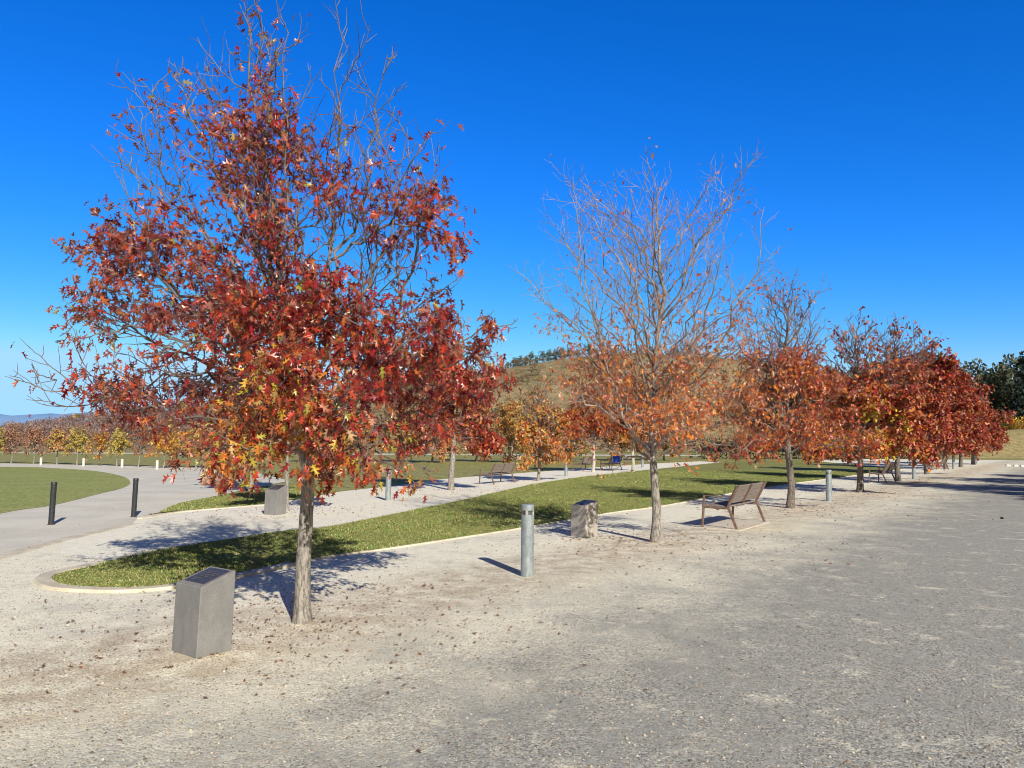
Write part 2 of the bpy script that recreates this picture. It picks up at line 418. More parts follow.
def ribbon(name, line, width, h, mat, z0=0.0):        # a raised edging strip along a line
    L = np.array([p[:2] for p in line]); V, Fc = [], []
    t = np.gradient(L, axis=0); t /= np.linalg.norm(t, axis=1)[:, None] + 1e-9
    nrm = np.stack([-t[:, 1], t[:, 0]], 1)
    for i in range(len(L)):
        a, b = L[i] - nrm[i] * width / 2, L[i] + nrm[i] * width / 2
        e = min(0.02, width * .2)
        V += [(*a, z0), (*(L[i] - nrm[i] * (width / 2 - e)), h), (*(L[i] + nrm[i] * (width / 2 - e)), h), (*b, z0)]
    for i in range(len(L) - 1):
        for k in range(3):
            Fc.append((4 * i + k, 4 * i + 4 + k, 4 * i + 5 + k, 4 * i + 1 + k))
    Fc += [(0, 1, 2, 3), tuple(4 * (len(L) - 1) + k for k in (3, 2, 1, 0))]
    o = pymesh(name, V, Fc, mat)
    me = o.data
    if sum(p.normal.z for p in me.polygons) < 0: me.flip_normals()
    tag(o, kind='structure'); return o
tip = list(isl_far)[:14][::-1] + list(isl_near)[1:40]
tip = [np.array(p) for p in tip]
ribbon('kerb', tip, 0.20, 0.034, M['kerb'], -0.01)
ribbon('kerb', list(isl_near)[39:], 0.075, 0.022, M['kerb'], -0.01)
ribbon('kerb', smooth_line(px([(-150, 603), (0, 557), (66, 539.5), (133, 524)]), 6), 0.30, 0.012, M['kerb'], -0.01)
ribbon('kerb', smooth_line(px([(140, 519), (180, 512.5), (241, 507.3), (262, 505.5)]), 6), 0.16, 0.03, M['kerb'], -0.01)

# hills: heights by bearing, rising with distance
def hill(name, ridge, y0, y1, y2, mat, nx=160, ny=26, bump=0.0, seed=3):
    rx = np.array([r[0] for r in ridge], float); rv = np.array([r[1] for r in ridge], float)
    us = np.linspace(rx[0], rx[-1], nx); ys = np.concatenate([np.linspace(y0, y1, ny), np.linspace(y1, y2, 6)[1:]])
    rs = np.random.default_rng(seed); V = []
    ph = rs.uniform(0, 6.28, 12)
    for y in ys:
        for u in us:
            d = ray(u, np.interp(u, rx, rv)); top = max(0.3, EYE + d[2] / d[1] * y1)
            t = np.clip((y - y0) / (y1 - y0), 0, 1); s = t * t * (3 - 2 * t)
            if y > y1: s = 1 - 0.5 * (y - y1) / (y2 - y1)
            x = (u - 512) / F / ray(512, 443)[1] * y
            n = sum(math.sin(x * f + ph[i]) * math.cos(y * f * .8 + ph[i + 6]) / (i + 1) for i, f in enumerate((.03, .07, .13, .22)))
            V.append((x, y, top * s + n * bump * s - 0.4 * (1 - s)))
    Fc = [(j * nx + i, j * nx + i + 1, (j + 1) * nx + i + 1, (j + 1) * nx + i) for j in range(len(ys) - 1) for i in range(nx - 1)]
    o = pymesh(name, V, Fc, mat, None, True); tag(o, kind='structure')
    return np.array(V), us, ys

def mat_hill():
    m = NT('dry hillside'); p = m.coord()
    c = m.mix(m.mapr(m.noise(p, 0.02, 6, 0.65), 0.35, 0.65), (0.42, 0.32, 0.185), (0.32, 0.275, 0.15))
    c = m.mix(m.mapr(m.noise(m.scale(p, (1, .4, 1)), 0.09, 6, 0.7), 0.50, 0.66, 0, 0.8), c, (0.20, 0.125, 0.075))
    t = m.ramp(m.noise(p, 0.7, 5, 0.75), [(0.3, (0.45, 0.45, 0.45)), (0.7, (1.45, 1.45, 1.4))])
    m.base(m.mix(1, c, t, 'MULTIPLY')); m.rough(1.0); m.spec(0.05)
    m.bump(m.noise(p, 0.8, 4, .7), 0.8, 0.8)
    return m.m
RIDGE = [(-500, 436), (-200, 437), (0, 433), (60, 425), (110, 418), (170, 414), (300, 405), (420, 386), (515, 368), (560, 360), (620, 354), (700, 357), (780, 366), (850, 378), (1000, 398), (1200, 405), (1500, 420)]
hv, hu, hy = hill('hill', RIDGE, 138, 300, 420, mat_hill(), 170, 28, 0.5)
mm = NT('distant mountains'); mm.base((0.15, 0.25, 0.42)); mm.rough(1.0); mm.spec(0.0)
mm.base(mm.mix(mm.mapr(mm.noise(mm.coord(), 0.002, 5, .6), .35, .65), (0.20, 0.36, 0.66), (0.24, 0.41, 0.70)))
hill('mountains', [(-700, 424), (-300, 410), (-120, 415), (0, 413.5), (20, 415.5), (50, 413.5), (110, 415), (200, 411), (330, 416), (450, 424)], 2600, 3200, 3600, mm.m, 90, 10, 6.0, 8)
# dry bank at the end of the drive
bank = [(935, 446), (960, 434), (990, 431), (1040, 428), (1200, 424), (1500, 424)]
hill('bank', bank, 77, 104, 128, mat_lawn('dry bank grass', (0.46, 0.36, 0.18), (0.38, 0.33, 0.15), (0.52, 0.42, 0.24), 2.5), 60, 14, 0.05, 5)

def hill_z(u, y):                                 # height of the hill under bearing u, distance y
    rx = [r[0] for r in RIDGE]; rv = [r[1] for r in RIDGE]
    d = ray(u, np.interp(u, rx, rv)); top = max(0.3, EYE + d[2] / d[1] * 300)
    t = np.clip((y - 138) / 162, 0, 1); s = t * t * (3 - 2 * t)
    if y > 300: s = 1 - 0.5 * (y - 300) / 120
    return top * s - 0.4 * (1 - s)

# ------------------------------------------------------------------ leaves
# outline of a pin oak leaf with pointed lobes, length 1 along +y
_h = np.array([(.035, .17), (.24, .22), (.065, .36), (.35, .66), (.065, .57), (.17, .90), (.035, .77)])
_mid = np.array([(0, 0), (0, .32), (0, .58), (0, 1)])
LEAF_V = np.concatenate([_mid, _h, _h * (-1, 1)])
def _half(o, flip):
    a, b, c, d, e, f, g = range(o, o + 7)
    t = [(0, a, 1), (a, b, c), (a, c, 1), (c, d, e), (1, c, e), (1, e, 2), (e, f, g), (2, e, g), (2, g, 3)]
    return [x[::-1] for x in t] if flip else t
LEAF_T = np.array(_half(4, False) + _half(11, True))
# plainer star for distant trees
FAR_V = np.array([(0, 0), (.30, .25), (.12, .42), (.36, .75), (0, 1), (-.36, .75), (-.12, .42), (-.30, .25)])
FAR_T = np.array([(0, 1, 2), (0, 2, 6), (0, 6, 7), (2, 3, 4), (2, 4, 6), (4, 5, 6)])
# plain lance leaf / clump blade
LAN_V = np.array([(0, 0), (.28, .45), (0, 1), (-.28, .45)]); LAN_T = np.array([(0, 1, 2), (0, 2, 3)])

def leaf_mesh(name, pos, dirs, size, col, mat, rng, parent=None, shape='oak', curl=0.35, fold=0.35, flat=None):
    V0, T0 = {'oak': (LEAF_V, LEAF_T), 'far': (FAR_V, FAR_T), 'lance': (LAN_V, LAN_T)}[shape]
    N, K = len(pos), len(V0)
    d = dirs / (np.linalg.norm(dirs, axis=1)[:, None] + 1e-9)
    r = rng.normal(size=(N, 3)) if flat is None else flat
    x = np.cross(d, r); x /= np.linalg.norm(x, axis=1)[:, None] + 1e-9
    z = np.cross(x, d)
    cu = rng.uniform(-0.15, 1.0, N) * curl; fo = rng.uniform(0.0, 1.0, N) * fold
    tw = rng.normal(0, 0.25, N) * (1 if curl > 0 else 0)
    lx = V0[None, :, 0] * np.ones((N, 1)); ly = V0[None, :, 1] * np.ones((N, 1))
    lz = fo[:, None] * np.abs(lx) - cu[:, None] * ly ** 2 + tw[:, None] * lx * ly * 2
    P = pos[:, None] + size[:, None, None] * (lx[..., None] * x[:, None] + ly[..., None] * d[:, None] + lz[..., None] * z[:, None])
    T = (T0[None] + (np.arange(N) * K)[:, None, None]).reshape(-1, 3)
    return trimesh(name, P.reshape(-1, 3), T, mat, parent, np.repeat(col, K, axis=0))

def pick(pal, n, rng, jit=0.22):
    wts = np.array([p[0] for p in pal], float); wts /= wts.sum()
    c = np.array([p[1] for p in pal])[rng.choice(len(pal), n, p=wts)]
    return np.clip(c * rng.uniform(1 - jit, 1 + jit, (n, 1)) * rng.uniform(.93, 1.07, (n, 3)), 0, 1)

CRIMSON, DEEP, SCARLET = (0.30, 0.024, 0.026), (0.15, 0.014, 0.020), (0.46, 0.06, 0.03)
RUST, ORANGE, BROWN = (0.46, 0.125, 0.035), (0.66, 0.24, 0.04), (0.28, 0.13, 0.055)
YELLOW, LIME, TANL = (0.70, 0.47, 0.06), (0.40, 0.37, 0.055), (0.58, 0.36, 0.21)
PINK = (0.58, 0.25, 0.17)

# ------------------------------------------------------------------ tree builder
class Tree:
    def __init__(self, seed, nl=5, lump_k=(3.0, -.75), twig_r=0.0026, sp1=0.2, sp2=0.13, up=0.25, dens=None, detail=3, l2=(0.2, 1.0), leaf_sd=0.06):
        self.rng = np.random.default_rng(seed); self.nl = nl; self.lk = lump_k; self.twig_r = twig_r
        self.sp1, self.sp2, self.up, self.dens, self.detail, self.l2, self.leaf_sd = sp1, sp2, up, dens, detail, l2, leaf_sd
        self.TV, self.TF, self.tn = [], [], 0          # trunk
        self.BV, self.BF, self.bn = [], [], 0          # branches
        self.LP, self.LD = [], []
        self.ph = self.rng.uniform(0, 6.28, 8)
    def tube(self, pts, rad, sides, trunk=False, knob=0.0):
        pts = np.array(pts); n = len(pts)
        t = np.gradient(pts, axis=0); t /= np.linalg.norm(t, axis=1)[:, None] + 1e-9
        ref = np.array([1.0, 0, 0]) if abs(t[0][2]) > 0.6 else np.array([0, 0, 1.0])
        x = np.cross(t, ref); x /= np.linalg.norm(x, axis=1)[:, None] + 1e-9
        y = np.cross(t, x)
        a = np.arange(sides) / sides * 2 * np.pi
        rr = np.array(rad)[:, None] * np.ones((1, sides))
        if knob: rr = rr * (1 + knob * self.rng.normal(0, 1, rr.shape))
        P = pts[:, None] + rr[..., None] * (np.cos(a)[None, :, None] * x[:, None] + np.sin(a)[None, :, None] * y[:, None])
        base = self.tn if trunk else self.bn
        i = np.arange(n - 1)[:, None] * sides; k = np.arange(sides)[None]; k2 = (k + 1) % sides
        Fq = np.stack([i + k, i + sides + k, i + sides + k2, i + k2], -1).reshape(-1, 4) + base
        if trunk: self.TV.append(P.reshape(-1, 3)); self.TF.append(Fq); self.tn += n * sides
        else: self.BV.append(P.reshape(-1, 3)); self.BF.append(Fq); self.bn += n * sides
    def lump(self, p):
        a = self.ph
        return 0.5 + 0.25 * (math.sin(3.3 * p[0] + a[0]) * math.cos(2.9 * p[1] + a[1]) + math.sin(3.7 * p[2] + a[2] + 1.3 * p[0]) + 0.6 * math.sin(7 * p[0] + a[3]) * math.sin(6.3 * p[2] + a[4]))
    def branch(self, way, r0, level=1, dm=1.0, n=None, bare_from=None, r1=None):
        rng = self.rng
        way = [np.array(p, float) for p in way]
        pts = np.array(smooth_line(way, n or max(3, int(10 / len(way)) + 2))) if len(way) > 2 else np.linspace(way[0], way[1], n or 4)
        L = np.linalg.norm(np.diff(pts, axis=0), axis=1).sum()
        m = len(pts)
        wig = {1: 0.026, 2: 0.012, 3: 0.006}[level] * min(L, 1.6)
        jit = rng.normal(0, wig, pts.shape); jit[0] = 0; pts = pts + jit
        t = np.linspace(0, 1, m)
        r1 = r1 or self.twig_r * (1.15 if level < 3 else 0.8)
        rad = r0 * (1 - t) ** 0.85 + r1
        self.tube(pts, rad, {1: 7, 2: 5, 3: 3}[level])
        tang = np.gradient(pts, axis=0); tang /= np.linalg.norm(tang, axis=1)[:, None] + 1e-9
        def point(tt):
            f = tt * (m - 1); i = min(int(f), m - 2); k = f - i
            return pts[i] * (1 - k) + pts[i + 1] * k, tang[i]
        if level == 1 or (level == 2 and self.detail >= 3):
            sp = self.sp1 if level == 1 else self.sp2
            tt = 0.22 if level == 1 else 0.18; g = rng.uniform(0, 6.28)
            while tt < 1.0:
                p, d = point(tt); g += 2.4 + rng.normal(0, .5)
                ref = np.array([0, 0, 1.0]) if abs(d[2]) < .9 else np.array([1.0, 0, 0])
                e1 = np.cross(d, ref); e1 /= np.linalg.norm(e1); e2 = np.cross(d, e1)
                ang = R(rng.uniform(28, 62))
                nd = d * math.cos(ang) + (e1 * math.cos(g) + e2 * math.sin(g)) * math.sin(ang)
                nd[2] += self.up * rng.uniform(.2, 1.2); nd /= np.linalg.norm(nd)
                if level == 1: ln = np.clip(rng.uniform(.28, .55) * L * (1.05 - .85 * tt), *self.l2)
                else: ln = np.clip(rng.uniform(.35, .75) * L * (1.05 - .6 * tt), .08, .34)
                q = p + nd * ln * .5 + rng.normal(0, .05 * ln, 3); e = p + nd * ln + np.array([0, 0, .10 * ln * np.sign(self.up)]) + rng.normal(0, .08 * ln, 3)
                k = dm if bare_from is None or tt < bare_from else 0.02
                rr = max(self.twig_r, (r0 * (1 - tt) ** .85 + r1) * (.38 if level == 1 else .5))
                self.branch([p, q, e], min(rr, 0.0085 if level == 1 else .0045), level + 1, k, 5 if level == 1 else 3)
                tt += sp / L * rng.uniform(.7, 1.35)
        if level >= 2:
            nl = self.nl if level == 3 else self.nl * (1 if self.detail >= 3 else 3)
            for _ in range(int(nl + rng.random())):
                tt = rng.uniform(.3, 1.0); p, d = point(tt)
                pr = dm * (self.dens(p) if self.dens else 1) * np.clip(self.lump(p) * self.lk[0] + self.lk[1], .0, 1.4)
                if rng.random() < pr:
                    self.LP.append(p + rng.normal(0, self.leaf_sd, 3))
                    self.LD.append(d * .5 + rng.normal(0, .55, 3) + np.array([0, 0, -.75]))
    def trunk(self, way, r0, r1, n=6, flare=1.35, sides=12):
        pts = np.array(smooth_line([np.array(p, float) for p in way], n)); t = np.linspace(0, 1, len(pts))
        h = pts[:, 2]
        rad = r0 + (r1 - r0) * t ** .9
        rad = rad * (1 + (flare - 1) * np.exp(-h / 0.10))
        pts[0, 2] -= 0.05
        self.tube(pts, rad, sides, True, 0.02)
        return pts
    def finish(self, root, pal, size, leaf_mat='leaf', shape='oak', colfn=None, bark='bark', twig='twig', curl=.8, fold=.9, tname='trunk'):
        rng = self.rng
        trimesh(tname, np.concatenate(self.TV), np.concatenate(self.TF), M[bark], root, None, True)
        if self.BV: trimesh('branches', np.concatenate(self.BV), np.concatenate(self.BF), M[twig], root, None, True)
        if self.LP:
            P, D = np.array(self.LP), np.array(self.LD); n = len(P)
            c = pick(pal, n, rng)
            if colfn is not None: c = colfn(P, c, rng)
            # mostly hanging leaves whose upper face looks up and out
            out = P - np.array([0, 0, P[:, 2].mean()]); out[:, 2] = 0
            out /= np.linalg.norm(out, axis=1)[:, None] + .3
            nrm = out * .9 + np.array([0, 0, .9]) + rng.normal(0, .75, (n, 3))
            leaf_mesh('foliage', P, D, rng.uniform(size[0], size[1], n), c, M[leaf_mat], rng, root, shape, curl, fold, nrm)
        return len(self.LP)

# ---- front tree: limbs follow the photograph
b1 = T1; Y1 = float(T1[1])
def L1(u, v, dy=0.0): return at_depth(u, v, Y1 + dy) - b1
def dens1(p):
    z = p[2]
    d = 1.1 if z < 3.2 else max(.24, 1.1 - (z - 3.2) * .40)
    if p[0] > 0.2 and z > 4.3: d *= .14
    if z > 5.0: d *= .3
    if p[0] < -1.0 and z > 4.3: d *= .35
    if -2.15 < p[0] < -.7 and 1.55 < z < 3.7: d = 2.4
    if p[0] < -1.40 and z < 1.58: d = 0.0
    if p[0] > .45 and z > 3.1: d *= .6
    return d
t1 = Tree(11, nl=13, lump_k=(3.0, -.6), sp1=0.16, sp2=0.10, dens=dens1, twig_r=.0026, l2=(.20, .80), leaf_sd=.055)
tr = t1.trunk([L1(302, 622), L1(303, 570), L1(306, 520), L1(308, 480), L1(304, 450), L1(291, 405)], .073, .052, 6, 1.4, 14)
ld = [L1(291, 405), L1(281, 365, .05), L1(277, 310, .08), L1(272, 240, .02), L1(262, 150, -.05), L1(252, 80), L1(243, 4)]
t1.branch(ld, .036, 1, 1.1)
def rd(): return float(t1.rng.normal(0, .35))
limbs = [  # waypoints (u, v), start radius, leafiness, depth at the tip
    ([(302, 445), (318, 385), (327, 300), (331, 225), (338, 140), (345, 38)], .034, .30, .25),
    ([(279, 330), (284, 260), (288, 160), (287, 25)], .022, .85, -.25),
    ([(277, 320), (268, 220), (266, 130), (265, 45)], .020, .8, .35),
    ([(327, 310), (350, 230), (370, 150), (388, 62)], .020, .30, .5),
    ([(290, 400), (240, 335), (185, 292), (132, 266), (88, 250)], .030, 1.3, -.3),
    ([(280, 350), (235, 275), (190, 212), (160, 165), (146, 88)], .026, .75, .4),
    ([(215, 325), (165, 275), (145, 220), (131, 163)], .020, 1.8, -.1),
    ([(250, 360), (185, 340), (125, 330), (85, 345)], .020, 1.3, -.5),
    ([(250, 385), (190, 375), (140, 385), (105, 400)], .020, 1.2, .4),
    ([(297, 425), (225, 375), (145, 335), (88, 302)], .028, 1.3, .5),
    ([(301, 440), (230, 425), (150, 410), (85, 394), (34, 377)], .026, .95, .1),
    ([(303, 452), (250, 438), (215, 448), (196, 462)], .022, 1.2, -.9),
    ([(303, 455), (270, 438), (225, 420), (165, 412)], .022, 1.2, -1.0),
    ([(277, 300), (232, 205), (203, 135), (176, 78)], .020, .55, -.3),
    ([(310, 440), (362, 372), (403, 292), (422, 220), (428, 172)], .028, .85, .3),
    ([(308, 448), (375, 392), (440, 350), (500, 322)], .026, 1.15, -.3),
    ([(308, 452), (385, 425), (450, 405), (490, 385)], .024, 1.15, .5),
    ([(308, 458), (345, 450), (385, 462), (440, 478)], .022, 1.1, -.7),
    ([(318, 385), (365, 285), (395, 205), (408, 130)], .022, .6, -.3),
    ([(331, 260), (378, 232), (425, 225), (462, 252)], .016, .9, -.2),
    ([(300, 430), (255, 380), (215, 345), (165, 345)], .024, 1.2, -1.1),
    ([(312, 430), (345, 385), (395, 350), (450, 320)], .024, 1.15, -1.0),
    ([(270, 230), (235, 160), (215, 110), (208, 70)], .014, .6, .2),
    ([(300, 430), (290, 395), (285, 380), (270, 370)], .024, 1.2, -1.6),
    ([(305, 445), (315, 420), (330, 410), (345, 405)], .024, 1.2, -1.7),
    ([(302, 450), (280, 440), (262, 445), (240, 455)], .020, 1.2, -1.5),
    ([(306, 450), (330, 440), (350, 440), (370, 450)], .020, 1.2, -1.4),
    ([(296, 420), (250, 400), (220, 395), (190, 390)], .022, 1.1, 1.3),
    ([(306, 430), (350, 400), (380, 385), (420, 370)], .022, 1.1, 1.4),
    ([(284, 375), (280, 340), (260, 320), (240, 300)], .022, 1.0, -1.3),
    ([(286, 385), (310, 345), (330, 320), (350, 300)], .022, 1.0, -1.2),
    ([(284, 375), (290, 330), (300, 300), (310, 270)], .022, .9, 1.2),
    ([(288, 395), (250, 345), (230, 320), (215, 300)], .022, .9, 1.4),
    ([(277, 300), (262, 250), (245, 215), (225, 180)], .016, .9, -.8),
    ([(277, 300), (300, 250), (318, 215), (330, 190)], .016, .6, -.8),
]
for ways, r, dm, dy in limbs:
    n = len(ways)
    t1.branch([L1(u, v, dy * (i / (n - 1)) ** .9) for i, (u, v) in enumerate(ways)], r * .68, 1, dm, bare_from=.58 if ways[-1] == (34, 377) else None)
def col1(P, c, rng):
    k = len(P)
    warm = np.clip(1.0 - np.hypot((P[:, 0] + .15) / 1.0, (P[:, 2] - 1.75) / .75), 0, 1)
    warm2 = np.clip(1 - np.abs(P[:, 2] - 1.5) / .45, 0, 1) * .6
    u = rng.random(k); sel = u < np.maximum(warm * 1.3, warm2)
    c[sel] = pick([(2.6, ORANGE), (3, RUST), (1.5, CRIMSON), (2.2, LIME), (1.2, YELLOW), (2, BROWN), (1, TANL), (1.5, SCARLET)], sel.sum(), rng)
    return c
r = empty('oak_tree', T1)
tag(r, 'largest tree in front with dense crimson star shaped leaves and bare twigs at its top', 'tree', 'young oaks in the front row')
n1 = t1.finish(r, [(4, CRIMSON), (3, DEEP), (4, SCARLET), (2.6, RUST), (.6, BROWN), (.5, PINK), (.3, LIME)], (.062, .118), colfn=col1)
print('front tree leaves', n1)

# ---- the other oaks: grown
def oak(base, seed, H, cb, Rr, label, pal, dens, name='oak_tree', group='young oaks in the front row', nprim=26, colead=4, trunk_r=.085,
        nl=3.0, spread=(.3, .62), lump_k=(2.4, -.2), size=(.09, .14), sp1=.2, sp2=.13, detail=3, shape='oak', mat='leaf', lean=(0.02, 0.0), colfn=None, low=8, high=66, squash=.75, twig_r=.0028, extra=(), bark='bark', twig='twig', l2=(.22, .95), leaf_sd=.06):
    t = Tree(seed, nl=nl, lump_k=lump_k, sp1=sp1, sp2=sp2, dens=lambda p: dens(p[2] / H, p), detail=detail, twig_r=twig_r, l2=l2, leaf_sd=leaf_sd)
    g = t.rng
    lx, ly = lean
    def ax(z): return np.array([lx * z + .05 * math.sin(z * 1.3 + seed), ly * z + .04 * math.sin(z * 1.7 + seed * 2), z])
    zt = cb + .12 * (H - cb)
    t.trunk([ax(z) * (1 if z else 0) for z in np.linspace(0, zt, 5)], trunk_r, trunk_r * .68, 4, 1.3)
    t.branch([ax(z) for z in np.linspace(zt, H, 6)], trunk_r * .62, 1, 1.0)
    a = g.uniform(0, 6.28)
    for i in range(colead):
        a += 2.4; z0 = cb + g.uniform(.0, .22) * (H - cb); hx = g.uniform(*spread) * Rr; zt2 = H * g.uniform(.80, .97)
        o = np.array([math.cos(a), math.sin(a), 0])
        p0 = ax(z0); p3 = ax(z0) + o * hx; p3[2] = zt2
        p1 = p0 + o * hx * .45 + np.array([0, 0, (zt2 - z0) * .22]); p2 = p0 + o * hx * .8 + np.array([0, 0, (zt2 - z0) * .58])
        t.branch([p0, p1, p2, p3], trunk_r * .30, 1, 1.0)
    for i in range(nprim):
        k = (i + g.uniform(0, .9)) / nprim; z0 = cb + (k ** 1.25) * .72 * (H - cb); a += 2.4 + g.normal(0, .3)
        el = R(low + (high - low) * k + g.normal(0, 6)); reach = Rr * (1 - squash * k ** 1.4) * g.uniform(.72, 1.08)
        o = np.array([math.cos(a), math.sin(a), 0]); rise = min(reach * math.tan(el), (H * .97 - z0))
        p0 = ax(z0)
        p1 = p0 + o * reach * .35 + np.array([0, 0, rise * .35 + .06]); p2 = p0 + o * reach * .7 + np.array([0, 0, rise * .72])
        p3 = p0 + o * reach + np.array([0, 0, rise - (.12 if k < .25 else 0)])
        t.branch([p0, p1, p2, p3], trunk_r * (.27 - .13 * k), 1, 1.0)
    for wv in extra: t.branch(wv, trunk_r * .22, 1, 1.6)
    rt = empty(name, base); tag(rt, label, 'tree', group)
    n = t.finish(rt, pal, size, mat, shape, colfn, bark, twig)
    print(label[:40], n)
    return rt

def step(x, a, b): t = np.clip((x - a) / (b - a), 0, 1); return t * t * (3 - 2 * t)
T2 = at(655, 542)
P_OR = [(4, ORANGE), (4, RUST), (2, PINK), (1.5, BROWN), (1.5, TANL), (1, SCARLET)]
oak(T2, 21, 6.35, 1.30, 2.35, 'half bare tree with copper orange leaves only on its lower branches', P_OR,
    lambda k, p: (.04 if p[2] < 1.5 and p[0] < .1 else .8) * (1 - step(k, .34, .64)) + .012 + .10 * (1 - step(k, .5, .75)), extra=[[(0, 0, 1.5), (-.15, -1.0, 1.85), (-.35, -2.15, 2.0)], [(0, 0, 1.55), (.2, -1.0, 1.9), (.3, -2.2, 2.1)], [(0, 0, 1.45), (.0, -1.1, 1.75), (.0, -2.3, 1.85)], [(0, 0, 1.4), (.8, -.5, 1.6), (1.7, -.8, 1.6)]], nprim=36, twig='pale_twig', colead=8, spread=(.4, 1.0), trunk_r=.082, nl=11, squash=.38, size=(.065, .11), low=24, leaf_sd=.09, high=72, twig_r=.0019, sp1=.23, sp2=.15, l2=(.2, .75))
T3 = at(790, 508)
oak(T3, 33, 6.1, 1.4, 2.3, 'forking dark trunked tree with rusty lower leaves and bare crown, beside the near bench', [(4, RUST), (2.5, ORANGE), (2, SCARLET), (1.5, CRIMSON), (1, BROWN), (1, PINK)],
    lambda k, p: 1.2 * (1 - step(k, .50, .70)) + .035, nprim=32, colead=6, trunk_r=.10, low=-6, nl=12, bark='shaded_bark', size=(.09, .14), lean=(0.0, 0))
P_RED = [(3.5, CRIMSON), (1.2, DEEP), (2.5, SCARLET), (4, RUST), (1.5, BROWN), (1.5, PINK), (.6, ORANGE)]
def col4(P, c, rng):
    wgt = np.clip(1.45 - np.hypot(np.hypot(P[:, 0] + .5, P[:, 1] + 1.0) / 1.4, (P[:, 2] - 2.1) / .9), 0, 1)
    s = rng.random(len(P)) < wgt
    c[s] = pick([(3, LIME), (2, YELLOW), (3, ORANGE), (2, RUST)], s.sum(), rng); return c
far_kw = dict(lump_k=(2.9, -.55), detail=2, low=-8, nl=13, sp1=.14, size=(.11, .17), shape='far', mat='leaf_far', twig_r=.005, leaf_sd=.10)
oak(at(860, 492), 44, 6.0, 1.55, 2.4, 'rust red tree with a patch of yellow green leaves low in its crown', [(3, RUST), (2, ORANGE), (3, CRIMSON), (1, BROWN), (1, PINK)],
    lambda k, p: 1.2 * (1 - step(k, .55, .74)) + .05, trunk_r=.11, nprim=34, colfn=col4, bark='shaded_bark', **far_kw)
oak(at(898, 481), 55, 7.2, 1.6, 2.6, 'dark red tree with bare twigs rising above its full crown, behind the shaded bench', P_RED,
    lambda k, p: 1.25 * (1 - step(k, .56, .74)) + .05, trunk_r=.12, nprim=40, bark='shaded_bark', **far_kw)
row_far = [((927, 474.3), 7.3, 2.7, 'fullest deep red tree in the row, beside the third grey bollard'),
           ((946, 469), 6.9, 2.6, 'deep red tree standing just left of the fourth grey bollard'),
           ((961, 467), 6.3, 2.5, 'deep red tree standing just right of the fourth grey bollard'),
           ((973, 464.5), 5.7, 2.9, 'last maroon tree at the right end of the row, leaning crown over the drive')]
for i, (q, H, Rr, lab) in enumerate(row_far):
    oak(at(*q), 66 + i, H, 1.6, Rr, lab, [(4, CRIMSON), (1.2, DEEP), (2.6, SCARLET), (3, RUST), (1, ORANGE), (1.2, BROWN), (1.2, PINK)],
        lambda k, p: 1.3 * (1 - step(k, .72, .92)) + .05, trunk_r=.13, nprim=34, colead=3, lump_k=(2.8, -.45), bark='shaded_bark', detail=2, low=-8, nl=11, sp1=.15, size=(.14, .22), shape='far', mat='leaf_far', twig_r=.006, squash=.62, leaf_sd=.12)

# ---- back row along the pale gravel
G2 = 'young oaks along the pale gravel strip'
oak(at(451, 490), 81, 6.1, 1.7, 1.9, 'red tree with a pale straight trunk left of the distant bench', [(4, CRIMSON), (3, SCARLET), (2.5, RUST), (1.5, ORANGE), (1.5, PINK), (1, BROWN)],
    lambda k, p: 1.15 * (1 - step(k, .62, .82)) + .08, group=G2, trunk_r=.11, nprim=30, **far_kw)
oak(at(538, 481), 82, 4.4, 1.0, 1.7, 'small sparse tree with amber yellow leaves right of the distant bench', [(3, (0.55, 0.40, 0.10)), (4, ORANGE), (2, RUST), (2, TANL)],
    lambda k, p: .85 * (1 - step(k, .5, .75)) + .06, group=G2, trunk_r=.07, nprim=24, colead=3, **far_kw)
oak(at(593, 472), 83, 5.0, 1.75, 2.2, 'rust red tree with a whitish trunk behind the blue draped bench', [(4, RUST), (3, CRIMSON), (3, ORANGE), (1, BROWN)],
    lambda k, p: 1.0 * (1 - step(k, .6, .85)) + .06, group=G2, trunk_r=.10, nprim=26, colead=3, bark='pale_bark', **{**far_kw, 'low': 12})
oak(at(633, 472), 84, 4.4, 1.75, 1.7, 'orange tree with a whitish trunk just right of the two distant benches', [(4, ORANGE), (3, RUST), (2, YELLOW), (1, PINK)],
    lambda k, p: .8 * (1 - step(k, .6, .85)) + .06, group=G2, trunk_r=.10, nprim=20, colead=3, bark='pale_bark', **{**far_kw, 'low': 12})
oak(at(287, 511), 85, 4.9, 1.35, 1.5, 'slim pale trunked tree close behind the far concrete plinth', [(4, CRIMSON), (3, RUST), (2, ORANGE), (1, BROWN)],
    lambda k, p: .9 * (1 - step(k, .6, .85)) + .06, group=G2, trunk_r=.055, nprim=20, colead=2, **far_kw)
oak(at(252, 492), 86, 4.6, 1.5, 1.9, 'tree with a leaning pinkish trunk at the edge of the path', [(3, RUST), (3, ORANGE), (2, CRIMSON), (2, YELLOW)],
    lambda k, p: .9 * (1 - step(k, .6, .85)) + .06, group=G2, trunk_r=.11, nprim=22, colead=3, lean=(-.06, 0), **far_kw)

